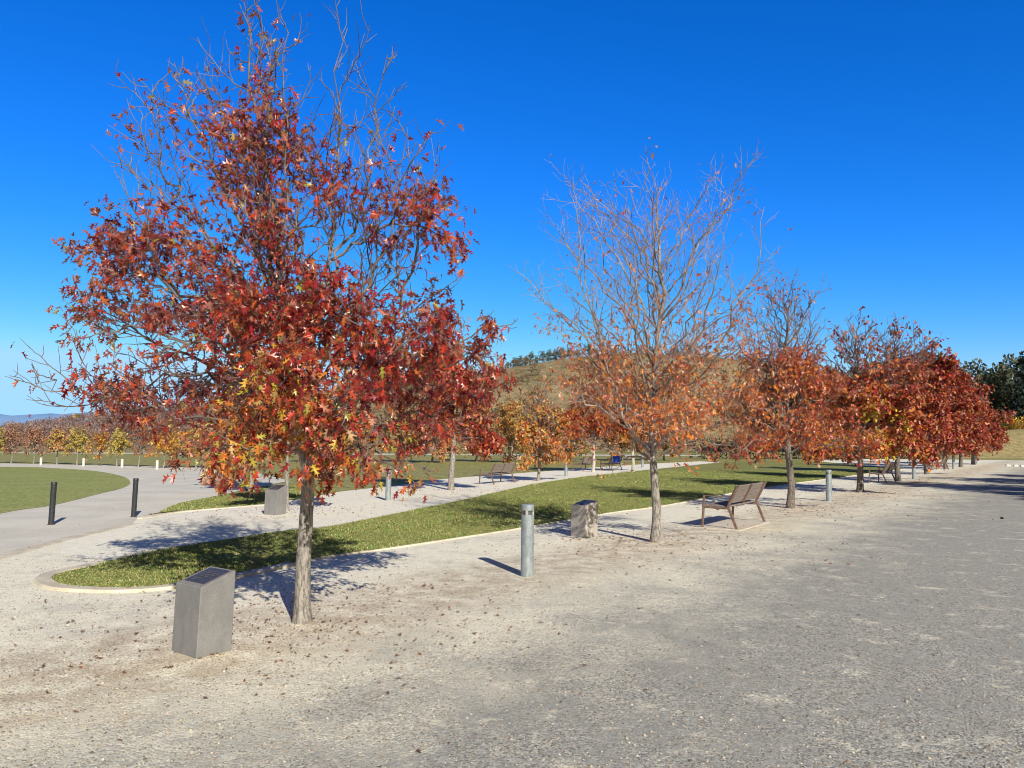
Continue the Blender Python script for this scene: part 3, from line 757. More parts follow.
# ---- young trees on the far side of the path
GY = 'young trees beyond the round lawn'
MUST, STRAW = (0.55, 0.42, 0.12), (0.50, 0.40, 0.20)
P_YEL = [(3, MUST), (3, LIME), (2, STRAW), (1, YELLOW)]; P_PNK = [(3, PINK), (3, BROWN), (2, TANL)]
P_YO = [(3, MUST), (2, LIME), (2, PINK), (2, TANL), (1, ORANGE)]
ykw = dict(detail=2, nl=5, sp1=.16, size=(.10, .17), shape='far', mat='leaf_far', twig_r=.007, leaf_sd=.08, trunk_r=.05, nprim=20, colead=2, group=GY, l2=(.15, .6))
oak(at(512, 462.5), 99, 5.2, 1.3, 2.4, 'amber and green tree behind the distant bench, over the dark green bush', [(3, ORANGE), (3, (0.52, 0.40, 0.12)), (2, LIME), (2, RUST), (2, TANL)],
    lambda k, p: 1.0 * (1 - .6 * step(k, .7, 1)), group=GY, trunk_r=.12, nprim=26, colead=3, **far_kw)
for i, (u, v, H, pal, kd) in enumerate([(345, 462.5, 4.6, 0, 0), (398, 461.8, 5.2, 1, 1), (432, 462.6, 4.8, 0, 0), (476, 461.3, 5.4, 1, 1), (546, 460.8, 5.6, 0, 0), (572, 461.6, 4.8, 1, 1), (622, 460.6, 5.4, 0, 0), (664, 460.4, 5.0, 1, 1), (318, 461.9, 4.8, 1, 1)]):
    oak(at(u, v), 130 + i, H, 1.1, 2.3, ['dull orange tree on the far lawn beyond the pale gravel strip', 'straw brown tree on the far lawn beyond the pale gravel strip'][kd],
        [[(3, (0.50, 0.24, 0.09)), (2, TANL), (2, (0.44, 0.17, 0.07)), (1, MUST)], [(3, (0.46, 0.33, 0.14)), (2, TANL), (2, BROWN), (1.5, LIME)]][pal],
        lambda k, p: .95 * (1 - .5 * step(k, .7, 1)), group=['dull orange trees on the far lawn', 'straw brown trees on the far lawn'][kd], trunk_r=.10, nprim=24, colead=3, **{**far_kw, 'size': (.16, .26), 'nl': 7})
ylist = [((-4, 463), 2.9, P_YEL, 'yellow green young tree cut by the left edge of the photo', .8),
         ((10.8, 463.2), 2.9, P_PNK, 'thin salmon pink young tree, second from the left', .35),
         ((33.4, 463.6), 3.0, P_PNK, 'thin brownish young tree just left of the leftmost white post', .4),
         ((56.8, 464.5), 2.9, P_YO, 'bushy young tree with orange top and yellow base between the two left white posts', 1.0),
         ((77, 465.2), 2.8, P_YEL, 'bushy yellow green young tree just left of the second white post', .95),
         ((100, 465.8), 2.5, [(3, RUST), (2, BROWN), (3, YELLOW)], 'small reddish brown young tree with a few yellow low leaves', .5),
         ((117, 466.4), 2.4, P_YEL, 'small yellow young tree just left of the third white post', .7),
         ((138, 467.2), 3.3, [(3, BROWN), (2, RUST)], 'nearly bare dark stemmed young tree between the third and fourth white posts', .18),
         ((163, 468.5), 2.3, [(4, YELLOW), (2, ORANGE)], 'low yellow young tree directly behind the fourth white post', .8),
         ((176, 467.6), 2.6, P_YO, 'yellow orange young tree just right of the fourth white post', .7),
         ((196, 468.2), 2.8, P_YO, 'yellow orange young tree half hidden behind red leaves of the front tree', .7)]
for i, (q, H, pal, lab, dn) in enumerate(ylist):
    oak(at(*q), 100 + i, H, .85, 1.0, lab, pal, lambda k, p, dn=dn: dn * 1.1 * (1 - .5 * step(k, .8, 1)), **ykw)

# ------------------------------------------------------------------ leafy masses (evergreens, shrubs, hedges)
def clumpy(seed, blobs, per, size, pal, mat='evergreen', shape='lance', up=.3, jit=.25, shell=.55):
    rng = np.random.default_rng(seed); P, D, C = [], [], []
    for c, rad in blobs:
        n = int(per * (rad[0] * rad[1] * rad[2]) ** (2 / 3.) + 8) if per < 1e5 else 0
        v = rng.normal(size=(n, 3)); v /= np.linalg.norm(v, axis=1)[:, None]
        rr = shell + (1 - shell) * rng.random(n) ** .7
        rr *= 1 + .16 * np.sin(v[:, 0] * 5 + c[0]) * np.sin(v[:, 2] * 6 + c[2])
        P.append(np.array(c) + v * rr[:, None] * np.array(rad)); D.append(v * .8 + rng.normal(0, .6, (n, 3)) + np.array([0, 0, up]))
        cc = pick(pal, n, rng, jit) * rng.uniform(.75, 1.2)
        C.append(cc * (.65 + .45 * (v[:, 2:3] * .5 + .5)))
    return np.concatenate(P), np.concatenate(D), np.concatenate(C), rng

def euc(base, seed, H, Rr, label, pal, group, per=70, size=(.35, .75), nb=16, low=.18, name='evergreen_tree', conic=False, cat='tree'):
    rng = np.random.default_rng(seed)
    t = Tree(seed, nl=0, detail=1, twig_r=.02)
    t.trunk([(0, 0, 0), (.15, 0, H * .3), (.05, .1, H * .6), (.2, .1, H * .88)], H * .018, H * .004, 4, 1.3, 8)
    blobs = []
    for i in range(nb):
        k = (i + .5) / nb; z = H * (low + (0.95 - low) * k)
        prof = (1 - k) ** .8 + .12 if conic else math.sin(math.pi * (0.12 + .80 * k)) ** .7
        a = i * 2.4 + rng.normal(0, .3); rr = Rr * prof * rng.uniform(.25, .75) * (.5 if i == nb - 1 else 1)
        s = Rr * prof * rng.uniform(.34, .55) + .25
        c = (rr * math.cos(a), rr * math.sin(a), z)
        blobs.append((c, (s, s, s * rng.uniform(.65, 1.1))))
        t.tube(np.linspace((.1, .05, max(H * .12, z - s * 1.2)), c, 4), np.linspace(H * .006, .03, 4), 5)
    P, D, C, g = clumpy(seed, blobs, per, size, pal)
    root = empty(name, base); tag(root, label, cat, group)
    t.finish(root, None, None, bark='dark_bark', twig='dark_bark')
    leaf_mesh('crown', P, D, g.uniform(size[0], size[1], len(P)), C, M['evergreen'], g, root, 'lance', .3, .3)
    return root

EUC = [(4, (0.115, 0.145, 0.085)), (3, (0.085, 0.11, 0.075)), (2, (0.16, 0.175, 0.10)), (1, (0.18, 0.15, 0.10))]
PINE = [(4, (0.032, 0.055, 0.046)), (3, (0.045, 0.07, 0.052)), (1, (0.06, 0.085, 0.06))]
GF = 'dark evergreens beyond the end of the drive'
protoE = [euc((0, 0, 0), 200, 14.5, 3.8, 'x', EUC, GF), euc((0, 0, 0), 201, 13.0, 3.3, 'x', EUC, GF, low=.25), euc((0, 0, 0), 202, 16.0, 4.2, 'x', PINE, GF, conic=True, low=.08, nb=22, per=90)]
usedE = [False] * 3
# (picture column, distance, kind, scale, label)
forest = [(980, 128, 0, 1.08, 'grey green gum tree with open crown, first right of the red row'), (1003, 122, 1, 1.12, 'grey green gum tree between the first gum and the tall pine'),
          (1030, 116, 2, 1.0, 'tall blackish pine at the right edge of the photo, highest of the evergreens'), (957, 134, 1, 1.22, 'gum tree whose top shows just above the last red trees'),
          (1062, 120, 2, 1.0, None), (1100, 128, 0, 1.0, None), (934, 132, 0, 1.22, None), (910, 134, 1, 1.3, None),
          (884, 134, 0, 1.12, None), (858, 135, 1, 1.2, None), (832, 136, 0, 1.05, None), (806, 136, 1, 1.12, None), (780, 136, 0, .95, None), (760, 137, 1, .95, None), (1016, 136, 0, 1.2, None), (992, 136, 2, .95, None)]
for i, (u, y, k, s, lab) in enumerate(forest):
    p = at_depth(u, 443, y); p[2] = 0.0
    if 138 < y: p[2] = max(0, hill_z(u, y))
    o = protoE[k] if not usedE[k] else copy_tree(protoE[k])
    usedE[k] = True
    o.location = p; o.scale = (s, s, s); o.rotation_euler = (0, 0, i * 1.7)
    o['label'] = lab or 'dark evergreen rising behind the red leaved trees of the row'
    o['group'] = GF if lab else 'evergreens partly hidden behind the red row'
# trees on the other side of the drive, beside the photographer: they throw the long shadows over it
for i, (x, y, s, k) in enumerate([(24.4, 12.0, .80, 2), (29.6, 15.2, .82, 2), (23.6, 3.6, .74, 2), (34, 19, .8, 2), (26.5, 8.4, .72, 2)]):
    o = copy_tree(protoE[k]); o.location = (x, y, 0); o.scale = (s * 1.7, s * 1.7, s); o.rotation_euler = (0, 0, i * 2.1)
    o['label'] = 'evergreen across the drive outside the photo whose shadow falls on the gravel'; o['group'] = 'evergreens across the drive'
# ridge trees on the hill
GR = 'evergreens along the hill crest'
pr = euc((0, 0, 0), 205, 6.0, 2.2, 'dark evergreen on the crest of the brown hill', EUC, GR, per=30, size=(.5, .9), nb=9, low=.12)
rg = np.random.default_rng(9)
us = [508, 514, 520, 526, 531, 537, 543, 549, 556, 562, 570, 579, 590, 603, 618, 660, 676, 720, 742, 758, 772, 786, 800]
for i, u in enumerate(us):
    y = 292 + rg.uniform(-3, 10); o = pr if i == 0 else copy_tree(pr)
    s = rg.uniform(.45, .85); o.location = (*at_depth(u, 443, y)[:2], hill_z(u, y) - .3); o.scale = (s, s, s); o.rotation_euler = (0, 0, rg.uniform(0, 6))

def bush(base, seed, blobs, pal, label, name='shrub', cat='shrub', group=None, per=160, size=(.10, .2), mat='evergreen'):
    P, D, C, g = clumpy(seed, blobs, per, size, pal)
    rt = empty(name, base); tag(rt, label, cat, group)
    for c, rad in blobs[:4]: MB().bar((c[0] * .3, c[1] * .3, -.02), (c[0], c[1], c[2]), .05, .05, .01).build('stem', M['dark_bark'], rt)
    leaf_mesh('foliage', P, D, g.uniform(size[0], size[1], len(P)), C, M[mat], g, rt, 'lance', .3, .3)
    return rt
GRN = [(3, (0.09, 0.12, 0.03)), (2, (0.14, 0.15, 0.04)), (1, (0.06, 0.09, 0.03))]
OLV = [(3, (0.24, 0.23, 0.05)), (2, (0.17, 0.19, 0.05)), (1, (0.34, 0.24, 0.05))]
HED = [(3, (0.050, 0.075, 0.025)), (2, (0.03, 0.05, 0.02)), (1, (0.085, 0.11, 0.035))]
GBK = 'shrubs on top of the dry bank'
for i, (u, y, s, pal, lab) in enumerate([(1010, 112, 1.0, OLV, 'yellow green shrub on the bank below the gum trees'), (1030, 108, 1.1, [(3, YELLOW), (2, (0.34, 0.24, 0.05)), (1, ORANGE)], 'golden shrub on the bank at the right edge of the photo'),
                                        (990, 116, 1.0, GRN, 'green shrub on the bank just right of the last red tree'), (972, 112, .9, GRN, 'green shrub on the bank behind the last red tree'), (1055, 110, 1.1, OLV, 'olive shrub on the bank beyond the photo edge')]):
    p = at_depth(u, 443, y); zb = 1.9
    rgn = np.random.default_rng(300 + i)
    bl = [((rgn.uniform(-1.6, 1.6), rgn.uniform(-1, 1), rgn.uniform(.5, 3.0)), (1.3, 1.3, 1.1)) for _ in range(9)]
    bush((p[0], p[1], zb), 300 + i, [(tuple(np.array(c) * s), tuple(np.array(q) * s)) for c, q in bl], pal, lab, group=GBK, per=110, size=(.2, .4))
p = at(1003, 457.5)
bush((p[0], p[1], 0), 320, [((0, 0, .3), (.8, .5, .4)), ((.7, .1, .25), (.5, .4, .3)), ((-.7, 0, .2), (.4, .4, .3))], GRN, 'small low green bush at the foot of the dry bank', per=220)
# clipped dark hedge at the back of the lawn
def hedge(name, u0, u1, v0, v1, h, wdt, seed, label, pal, step_=1.3):
    a, b = at(u0, v0), at(u1, v1); n = int(np.linalg.norm(b - a) / step_); rr = np.random.default_rng(seed)
    c0 = (a + b) / 2; bl = []
    for i in range(n + 1):
        q = a + (b - a) * i / n - c0
        for z in (.45, h - .6):
            bl.append(((q[0] + rr.normal(0, .15), q[1] + rr.normal(0, .15), z + rr.normal(0, .12)), (step_ * .85, wdt * .5, .75)))
    P, D, C, g = clumpy(seed, bl, 110, None, pal)
    rt = empty(name, c0); tag(rt, label, 'hedge')
    for c, q in bl[::2]: MB().bar((c[0], c[1], -.02), (c[0], c[1], h * .7), .06, .06, .01).build('stem', M['dark_bark'], rt)
    leaf_mesh('foliage', P, D, g.uniform(.16, .34, len(P)), C, M['evergreen'], g, rt, 'lance', .3, .3)
hedge('hedge', 700, 800, 459.2, 458.9, 2.0, 2.0, 330, 'very dark hedge closing the lawn behind the half bare trees', [(3, (0.016, 0.02, 0.014)), (1, (0.03, 0.036, 0.02))])
hedge('hedge', 802, 935, 458.9, 458.6, 2.0, 2.0, 331, 'green hedge along the back of the lawn behind the red row', HED)
p = at(512, 458.5)
bush((p[0], p[1], 0), 340, [((0, 0, .9), (1.0, .8, .7)), ((-1.1, 0, .8), (.9, .8, .6)), ((.9, 0, 1.2), (.7, .6, .6))], [(3, (0.06, 0.12, 0.03)), (2, (0.03, 0.05, 0.02)), (1, (.16, .22, .05))], 'dark green bush seen just above the distant bench', per=170)

# row of russet trees along the far road
GX = 'russet trees along the far road'
P_RUS = [(3, (0.34, 0.20, 0.145)), (3, (0.38, 0.23, 0.14)), (2, (0.30, 0.18, 0.15)), (1, (0.42, 0.30, 0.15))]  # muted leaf colours with distance haze painted in
def russet(seed, pal):
    t = Tree(seed, nl=0, detail=1, twig_r=.02); rng = np.random.default_rng(seed)
    t.trunk([(0, 0, 0), (.03, 0, .7), (0, 0, 1.4), (.05, 0, 3.2)], .10, .03, 3, 1.2, 7)
    bl = []
    for i in range(11):
        a = i * 2.4; k = i / 11; c = (1.3 * (1 - k * .7) * math.cos(a), 1.3 * (1 - k * .7) * math.sin(a), 1.5 + 2.5 * k)
        bl.append((c, (.75, .75, .62))); t.tube(np.linspace((0, 0, 1.0 + k), c, 4), np.linspace(.03, .012, 4), 4)
    P, D, C, g = clumpy(seed, bl, 120, None, pal)
    rt = empty('russet_tree', (0, 0, 0)); tag(rt, 'small russet tree on the verge of the far road', 'tree', GX)
    t.finish(rt, None, None, bark='bark', twig='twig')
    leaf_mesh('crown', P, D, g.uniform(.18, .36, len(P)), C, M['leaf_far'], g, rt, 'lance', .3, .3)
    return rt
protoR = [russet(400, P_RUS), russet(401, [(3, (0.42, 0.27, 0.13)), (2, (0.46, 0.34, 0.14)), (1, (.34, .20, .12))]), russet(402, [(3, (0.36, 0.19, 0.16)), (2, (.30, .17, .15)), (1, (.40, .24, .15))])]
ru = [False] * 3; rg = np.random.default_rng(12)
for i, u in enumerate(np.arange(-30, 700, 15.5)):
    k = int(rg.choice([0, 1, 2], p=[.45, .25, .3])); uu = u + rg.uniform(-4, 4); y = 131 + rg.uniform(-1.5, 3)
    o = protoR[k] if not ru[k] else copy_tree(protoR[k]); ru[k] = True
    s = rg.uniform(.85, 1.15)
    o.location = (*at_depth(uu, 443, y)[:2], 0); o.scale = (s, s, s * rg.uniform(.9, 1.1)); o.rotation_euler = (0, 0, rg.uniform(0, 6))

# woods and scrub on the slopes: reads as one mass
def scatter_wood(name, n, urange, yfn, pal, size, blob, label, zoff, seed, mat='leaf_far', stems=True):
    rng = np.random.default_rng(seed); bl, SV, SF = [], [], []
    for i in range(n):
        u = rng.uniform(*urange); y = yfn(u, rng)
        if y is None: continue
        p = at_depth(u, 443, y); z = hill_z(u, y)
        s = rng.uniform(.7, 1.25) * blob
        bl.append(((p[0], p[1], z + zoff * s), (s, s, s * rng.uniform(.8, 1.2))))
        if stems:
            b = len(SV); r_ = .12 * s
            SV += [(p[0] - r_, p[1], z - .5), (p[0] + r_, p[1], z - .5), (p[0], p[1] + r_, z - .5), (p[0], p[1], z + zoff * s)]; SF += [(b, b + 1, b + 3), (b + 1, b + 2, b + 3), (b + 2, b, b + 3)]
    P, D, C, g = clumpy(seed, bl, 24, None, pal, shell=.2, up=1.0)
    o = leaf_mesh(name, P, D, g.uniform(size[0], size[1], len(P)), C, M[mat], g, None, 'lance', .2, .2)
    tag(o, label, 'wood', kind='stuff')
def ywood(u, rng):
    y = 180 + rng.uniform(0, 1) * 120
    return y
scatter_wood('woodland', 1300, (-420, 250), ywood, [(3, (0.29, 0.205, 0.20)), (3, (0.25, 0.185, 0.195)), (1, (0.34, 0.21, 0.18)), (1, (.21, .165, .18))], (.35, .9), 1.55, 'leafless brown and purplish woods covering the low hill on the left', .9, 500)  # palette lightened: haze over the woods is put into the colours
scatter_wood('thicket', 150, (300, 1000), lambda u, rng: rng.uniform(175, 290), [(3, (0.17, 0.16, 0.075)), (2, (0.26, 0.17, 0.09)), (1, (0.12, 0.12, 0.06))], (.4, .9), 1.7, 'taller olive and brown bushes on the hillside', .6, 502)
scatter_wood('scrub', 520, (250, 1000), lambda u, rng: rng.uniform(170, 300), [(3, (0.34, 0.23, 0.12)), (2, (0.24, 0.18, 0.10)), (1, (0.20, 0.19, 0.09)), (1, (.40, .24, .12))], (.3, .7), .95, 'dry scrub dotted over the brown hill', .5, 501)

# ------------------------------------------------------------------ grass, litter, loose stones
def inside(P, poly):
    x, y = P[:, 0], P[:, 1]; c = np.zeros(len(P), bool); q = np.array([p[:2] for p in poly]); j = len(q) - 1
    for i in range(len(q)):
        xi, yi = q[i]; xj, yj = q[j]
        hit = ((yi > y) != (yj > y)) & (x < (xj - xi) * (y - yi) / (yj - yi + 1e-12) + xi); c ^= hit; j = i
    return c
def blades(name, poly, n, ymax, label, seed, hgt=(.03, .07), pal=None, z=0.016, pw=1.6):
    rng = np.random.default_rng(seed); q = np.array([p[:2] for p in poly]); lo, hi = q.min(0), np.minimum(q.max(0), [1e3, ymax])
    y0 = max(lo[1], 4)
    P = []
    got = 0
    while got < n:
        k = n * 3
        t = rng.random(k); y = (y0 ** (1 - pw) + t * (hi[1] ** (1 - pw) - y0 ** (1 - pw))) ** (1 / (1 - pw))
        x = rng.uniform(lo[0], hi[0], k); C = np.stack([x, y], 1); C = C[inside(C, poly)]
        if len(C) == 0: break
        P.append(C); got += len(C)
    P = np.concatenate(P)[:n]; n = len(P)
    pos = np.concatenate([P, np.full((n, 1), z)], 1)
    d = np.concatenate([rng.normal(0, .5, (n, 2)), np.ones((n, 1))], 1); d /= np.linalg.norm(d, axis=1)[:, None]
    h = rng.uniform(*hgt, n) * (.7 + .5 * np.sin(P[:, 0] * 2.1) * np.sin(P[:, 1] * 1.7 + 1))
    h = np.clip(h, .015, 1)
    wv = rng.normal(size=(n, 3)); wv[:, 2] = 0; wv /= np.linalg.norm(wv, axis=1)[:, None]
    wd = (.0035 + .0005 * P[:, 1])[:, None] * rng.uniform(.7, 1.3, (n, 1))
    bend = np.concatenate([rng.normal(0, .25, (n, 2)), np.zeros((n, 1))], 1) * h[:, None]
    V = np.stack([pos - wv * wd, pos + wv * wd, pos + d * h[:, None] + bend], 1).reshape(-1, 3)
    T = np.arange(3 * n).reshape(-1, 3)
    c = pick(pal, n, rng, .3)
    o = trimesh(name, V, T, M['blade'], None, np.repeat(c, 3, 0)); tag(o, label, 'grass', kind='stuff')
GP = [(5, (0.22, 0.32, 0.09)), (2.6, (0.34, 0.40, 0.13)), (2.2, (0.58, 0.51, 0.26)), (1.8, (0.14, 0.20, 0.055)), (.6, (.45, .26, .13))]
blades('grass', island, 150000, 45, 'short green and straw coloured grass on the long lawn strip', 600, (.02, .05), GP, .018, 1.8)
blades('grass', wedge, 14000, 40, 'thin grass on the wedge between path and pale gravel', 601, (.03, .06), GP, .014)

LIT = [(4, (0.20, 0.10, 0.05)), (3, (0.14, 0.07, 0.04)), (2, (0.28, 0.16, 0.09)), (1, (0.30, 0.09, 0.03)), (.5, (.36, .2, .05))]
def litter():
    rng = np.random.default_rng(700); P = []
    bases = [at(302, 622), T2, T3, at(860, 492), at(898, 481), at(927, 474), at(451, 490), at(287, 511)]
    for b, n, sd in zip(bases, (1500, 1200, 700, 600, 500, 350, 400, 400), (1.25, 1.5, 1.6, 2.0, 2.2, 2.4, 1.4, 1.2)):
        P.append(b[:2] + rng.normal(0, sd, (n, 2)))
    k = rng.random(330); y = 3.2 * (30 / 3.2) ** k
    P.append(np.stack([rng.uniform(-.75, .75, 330) * y, y], 1))                # blown over the open gravel
    c = rng.random(700); C = np.stack([rng.uniform(-6, 22, 700), 8 + 26 * c], 1); P.append(C[inside(C, island)])
    c = rng.random(500); C = np.stack([rng.uniform(-12, 6, 500), 12 + 14 * c], 1); P.append(C[inside(C, list(back_far) + list(back_near)[::-1])])
    P = np.concatenate(P); P = P[P[:, 1] > 2.6]; n = len(P)
    pos = np.concatenate([P, np.full((n, 1), .012)], 1)
    isl = inside(P, island); pos[isl, 2] = .045
    keep = (pos[:, 1] > 5.0) | (rng.random(n) < .5); pos = pos[keep]; n = len(pos); P = P[keep]
    d = np.concatenate([rng.normal(0, 1, (n, 2)), rng.normal(0, .08, (n, 1)) + .04], 1)
    nrm = np.array([0, 0, 1.0]) + rng.normal(0, .3, (n, 3))
    o = leaf_mesh('fallen_leaves', pos, d, (.014 + .05 * rng.random(n) ** 1.8) * np.clip(.7 + P[:, 1] * .03, .7, 1.4), pick(LIT, n, rng), M['litter'], rng, None, 'oak', .5, .8, nrm)
    tag(o, 'brown fallen leaves scattered on the gravel and grass', 'fallen leaves', kind='stuff')
litter()

def stones():
    rng = np.random.default_rng(710); n = 42000
    k = rng.random(n); y = 2.9 * (11 / 2.9) ** k; x = rng.uniform(-.72, .72, n) * y
    P = np.stack([x, y], 1); keep = ~inside(P, island); P = P[keep]; n = len(P)
    s = rng.uniform(.003, .0075, n) * (1 + (rng.random(n) < .03) * .9)
    o8 = np.array([(1, 0, 0), (0, 1, 0), (-1, 0, 0), (0, -1, 0), (0, 0, .75), (0, 0, -.5)], float)
    T8 = np.array([(0, 1, 4), (1, 2, 4), (2, 3, 4), (3, 0, 4), (1, 0, 5), (2, 1, 5), (3, 2, 5), (0, 3, 5)])
    V = o8[None] * rng.uniform(.65, 1.3, (n, 6, 1)); a = rng.uniform(0, 6.28, n); ca, sa = np.cos(a)[:, None], np.sin(a)[:, None]
    V = np.stack([V[..., 0] * ca - V[..., 1] * sa, V[..., 0] * sa + V[..., 1] * ca, V[..., 2]], -1) * s[:, None, None]
    V[..., :2] += P[:, None]; V[..., 2] += (s * .25)[:, None]
    o = trimesh('gravel_stones', V.reshape(-1, 3), (T8[None] + (np.arange(n) * 6)[:, None, None]).reshape(-1, 3), M['stone'], None, np.repeat(pick([(3, (.62, .56, .46)), (3, (.36, .34, .31)), (2, (.20, .19, .18)), (.6, (.80, .77, .70)), (1, (.42, .30, .20))], n, rng, .2), 6, 0))
    tag(o, 'loose pale and grey stones of the gravel in the foreground', 'gravel', kind='stuff')
stones()

# ------------------------------------------------------------------ concrete plinths
def plinth(base, rz, label, wd=.37, dp=.30, hf=.535, hb=.625, lean=.02, mat='concrete'):
    rt = empty('plinth', base, rz); tag(rt, label, 'plinth', 'concrete plinths with sloping plaques')
    # local: -y is the low front, +y the high back; block leans back slightly
    v = []
    ch = .006
    def ring(z_f, z_b, off, inset):
        x0, x1, y0, y1 = -wd / 2 + inset, wd / 2 - inset, -dp / 2 + inset + off, dp / 2 - inset + off
        pts = []
        for (x, y, z, dx, dy) in ((x0, y0, z_f, 1, 1), (x1, y0, z_f, -1, 1), (x1, y1, z_b, -1, -1), (x0, y1, z_b, 1, -1)):
            if inset: pts += [(x, y, z)] * 1
            else:
                a, b = (x, y + dy * ch, z), (x + dx * ch, y, z)
                pts += [a, b] if dx * dy > 0 else [b, a]
        return pts
    r0 = ring(-.05, -.05, -lean * .1, 0); r1 = ring(hf - ch, hb - ch, lean, 0)
    x0, x1, y0, y1 = -wd / 2 + ch, wd / 2 - ch, -dp / 2 + ch + lean, dp / 2 - ch + lean
    r2 = [(x0, y0, hf), (x0 + .0001, y0, hf), (x1 - .0001, y0, hf), (x1, y0, hf), (x1, y1, hb), (x1 - .0001, y1, hb), (x0 + .0001, y1, hb), (x0, y1, hb)]
    V = r0 + r1 + r2; Fc = []
    for k in (0, 8):
        for i in range(8):
            j = (i + 1) % 8; Fc.append((k + i, k + j, k + 8 + j, k + 8 + i))
    Fc.append(tuple(range(16, 24))); Fc.append(tuple(range(7, -1, -1)))
    pymesh('block', V, Fc, M[mat], rt)
    sl = math.atan2(hb - hf, dp); rot = Matrix.Rotation(sl, 3, 'X')
    pl = MB().box((0.0, lean + .012, (hf + hb) / 2 + .004), (wd * .78, dp * .80, .008), .002, rot).build('plaque', M['plaque'], rt)
    # illegible raised lines of the plaque
    ln = MB(); rr = random.Random(int(abs(base[0]) * 100))
    for i in range(6):
        y = -.085 + i * .03
        w_ = wd * .6 * rr.uniform(.5, 1)
        c = Vector((-wd * .30 + w_ / 2, y, .0058)); c = rot @ c
        ln.box((c.x, c.y + lean + .012, c.z + (hf + hb) / 2 + .004), (w_, .005, .002), 0, rot)
    ln.build('lettering', M['engraving'], pl)
    return rt
c_near, c_left, c_right = at(197.7, 658.8)[:2], at(171.9, 650.6)[:2], at(231, 650.6)[:2]
ang = math.atan2(*(c_near - c_left)[::-1]); cen = (c_left + c_right) / 2
plinth((*cen, 0), ang, 'nearest concrete plinth with a dark plaque on its sloping top, beside the front tree')
n2, l2_, r2_ = at(277, 515.6)[:2], at(263.5, 515)[:2], at(286.5, 514)[:2]
plinth((*((l2_ + r2_) / 2), 0), R(-26), 'farther concrete plinth seen left of the front trunk on the pale gravel', .38, .32, .56, .68)
p3 = at(585, 537.5)
plinth((p3[0], p3[1] + .16, 0), R(-50), 'concrete plinth dappled with leaf shadow, left of the half bare tree', .36, .32, .55, .63, mat='pale_concrete')

# ------------------------------------------------------------------ bollards
def bollard(base, label, h=.885, r=.080):
    rt = empty('bollard', base, 0.0, 0, R(.8)); tag(rt, label, 'bollard', 'grey lighting bollards')
    hs_, he = h * .855, h * .915
    MB().lathe([(r, -.05), (r, hs_ - .004), (r - .004, hs_)], 28).build('post', M['galv'], rt, True)
    MB().lathe([(r * .74, hs_ - .01), (r * .74, he + .01)], 20).build('light_slot', M['slot'], rt, True)
    cap = MB().lathe([(r - .004, he), (r, he + .004), (r, h - .008), (r - .008, h)], 28).build('cap', M['galv'], rt, True)
    fins = MB()
    for k in range(3):
        a = R(20 + 120 * k); fins.box((r * .86 * math.cos(a), r * .86 * math.sin(a), (hs_ + he) / 2), (.022, .032, he - hs_ + .004), .002, Matrix.Rotation(a, 3, 'Z'))
    fins.build('spacers', M['lens'], rt)
    return rt
b0 = bollard(at(527, 576), 'nearest grey steel bollard with a slotted light head, right of the front tree')
for q, lab in [((829, 501), 'second grey bollard, right of the bench and the dark forking trunk'), ((914, 479), 'third grey bollard, between the shaded bench and the fullest red tree'),
               ((953.7, 469), 'fourth grey bollard, between two pale trunks far along the row'), ((976.6, 463.8), 'last grey bollard at the right end of the tree row'),
               ((388, 500.5), 'grey bollard on the pale gravel just right of the front trunk'), ((566, 476.3), 'grey bollard left of the two distant benches'), ((642.5, 467.5), 'distant grey bollard just left of the half bare trunk')]:
    o = copy_tree(b0); o.location = at(*q); o['label'] = lab
def dark_post(base, label, cat='bollard'):
    rt = empty('black_bollard', base, 0, 0, R(1.6)); tag(rt, label, cat, 'black bollards across the path')
    MB().lathe([(.054, -.05), (.054, .80), (.050, .804)], 20).build('post', M['black'], rt, True)
    MB().lathe([(.050, .804), (.058, .806), (.058, .85), (.050, .862)], 20).build('cap', M['black'], rt, True)
    MB().lathe([(.085, -.02), (.08, .012), (.057, .014)], 20, cap=False).build('base_plate', M['frame'], rt, True)
    return rt
d0 = dark_post(at(51, 525), 'black bollard standing in the path, left one of two in front of the round lawn')
o = copy_tree(d0); o.location = at(133.5, 517.2); o['label'] = 'black bollard right of the round lawn, by the kerb tip'
o = copy_tree(d0); o.location = at(243.5, 491); o['label'] = 'black bollard in tree shade left of the leaning pinkish trunk'
o.scale = (1.35, 1.35, 1.1)
wp = empty('white_post', at(40.8, 465.3)); tag(wp, 'leftmost white post on the far edge of the path', 'post', 'short white posts beyond the round lawn')
MB().lathe([(.085, -.03), (.085, .50), (.07, .52)], 16).build('post', M['white'], wp, True)
MB().lathe([(.07, .52), (.09, .525), (.085, .56), (.05, .575)], 16).build('cap', M['white'], wp, True)
for q, lab in [((83.4, 466.3), 'second white post from the left on the far edge of the path'), ((122, 467.5), 'third white post from the left on the far edge of the path'),
               ((157, 469.5), 'fourth white post from the left, in front of a low yellow tree'), ((214, 473), 'white post glimpsed under the hanging leaves of the front tree')]:
    o = copy_tree(wp); o.location = at(*q); o['label'] = lab

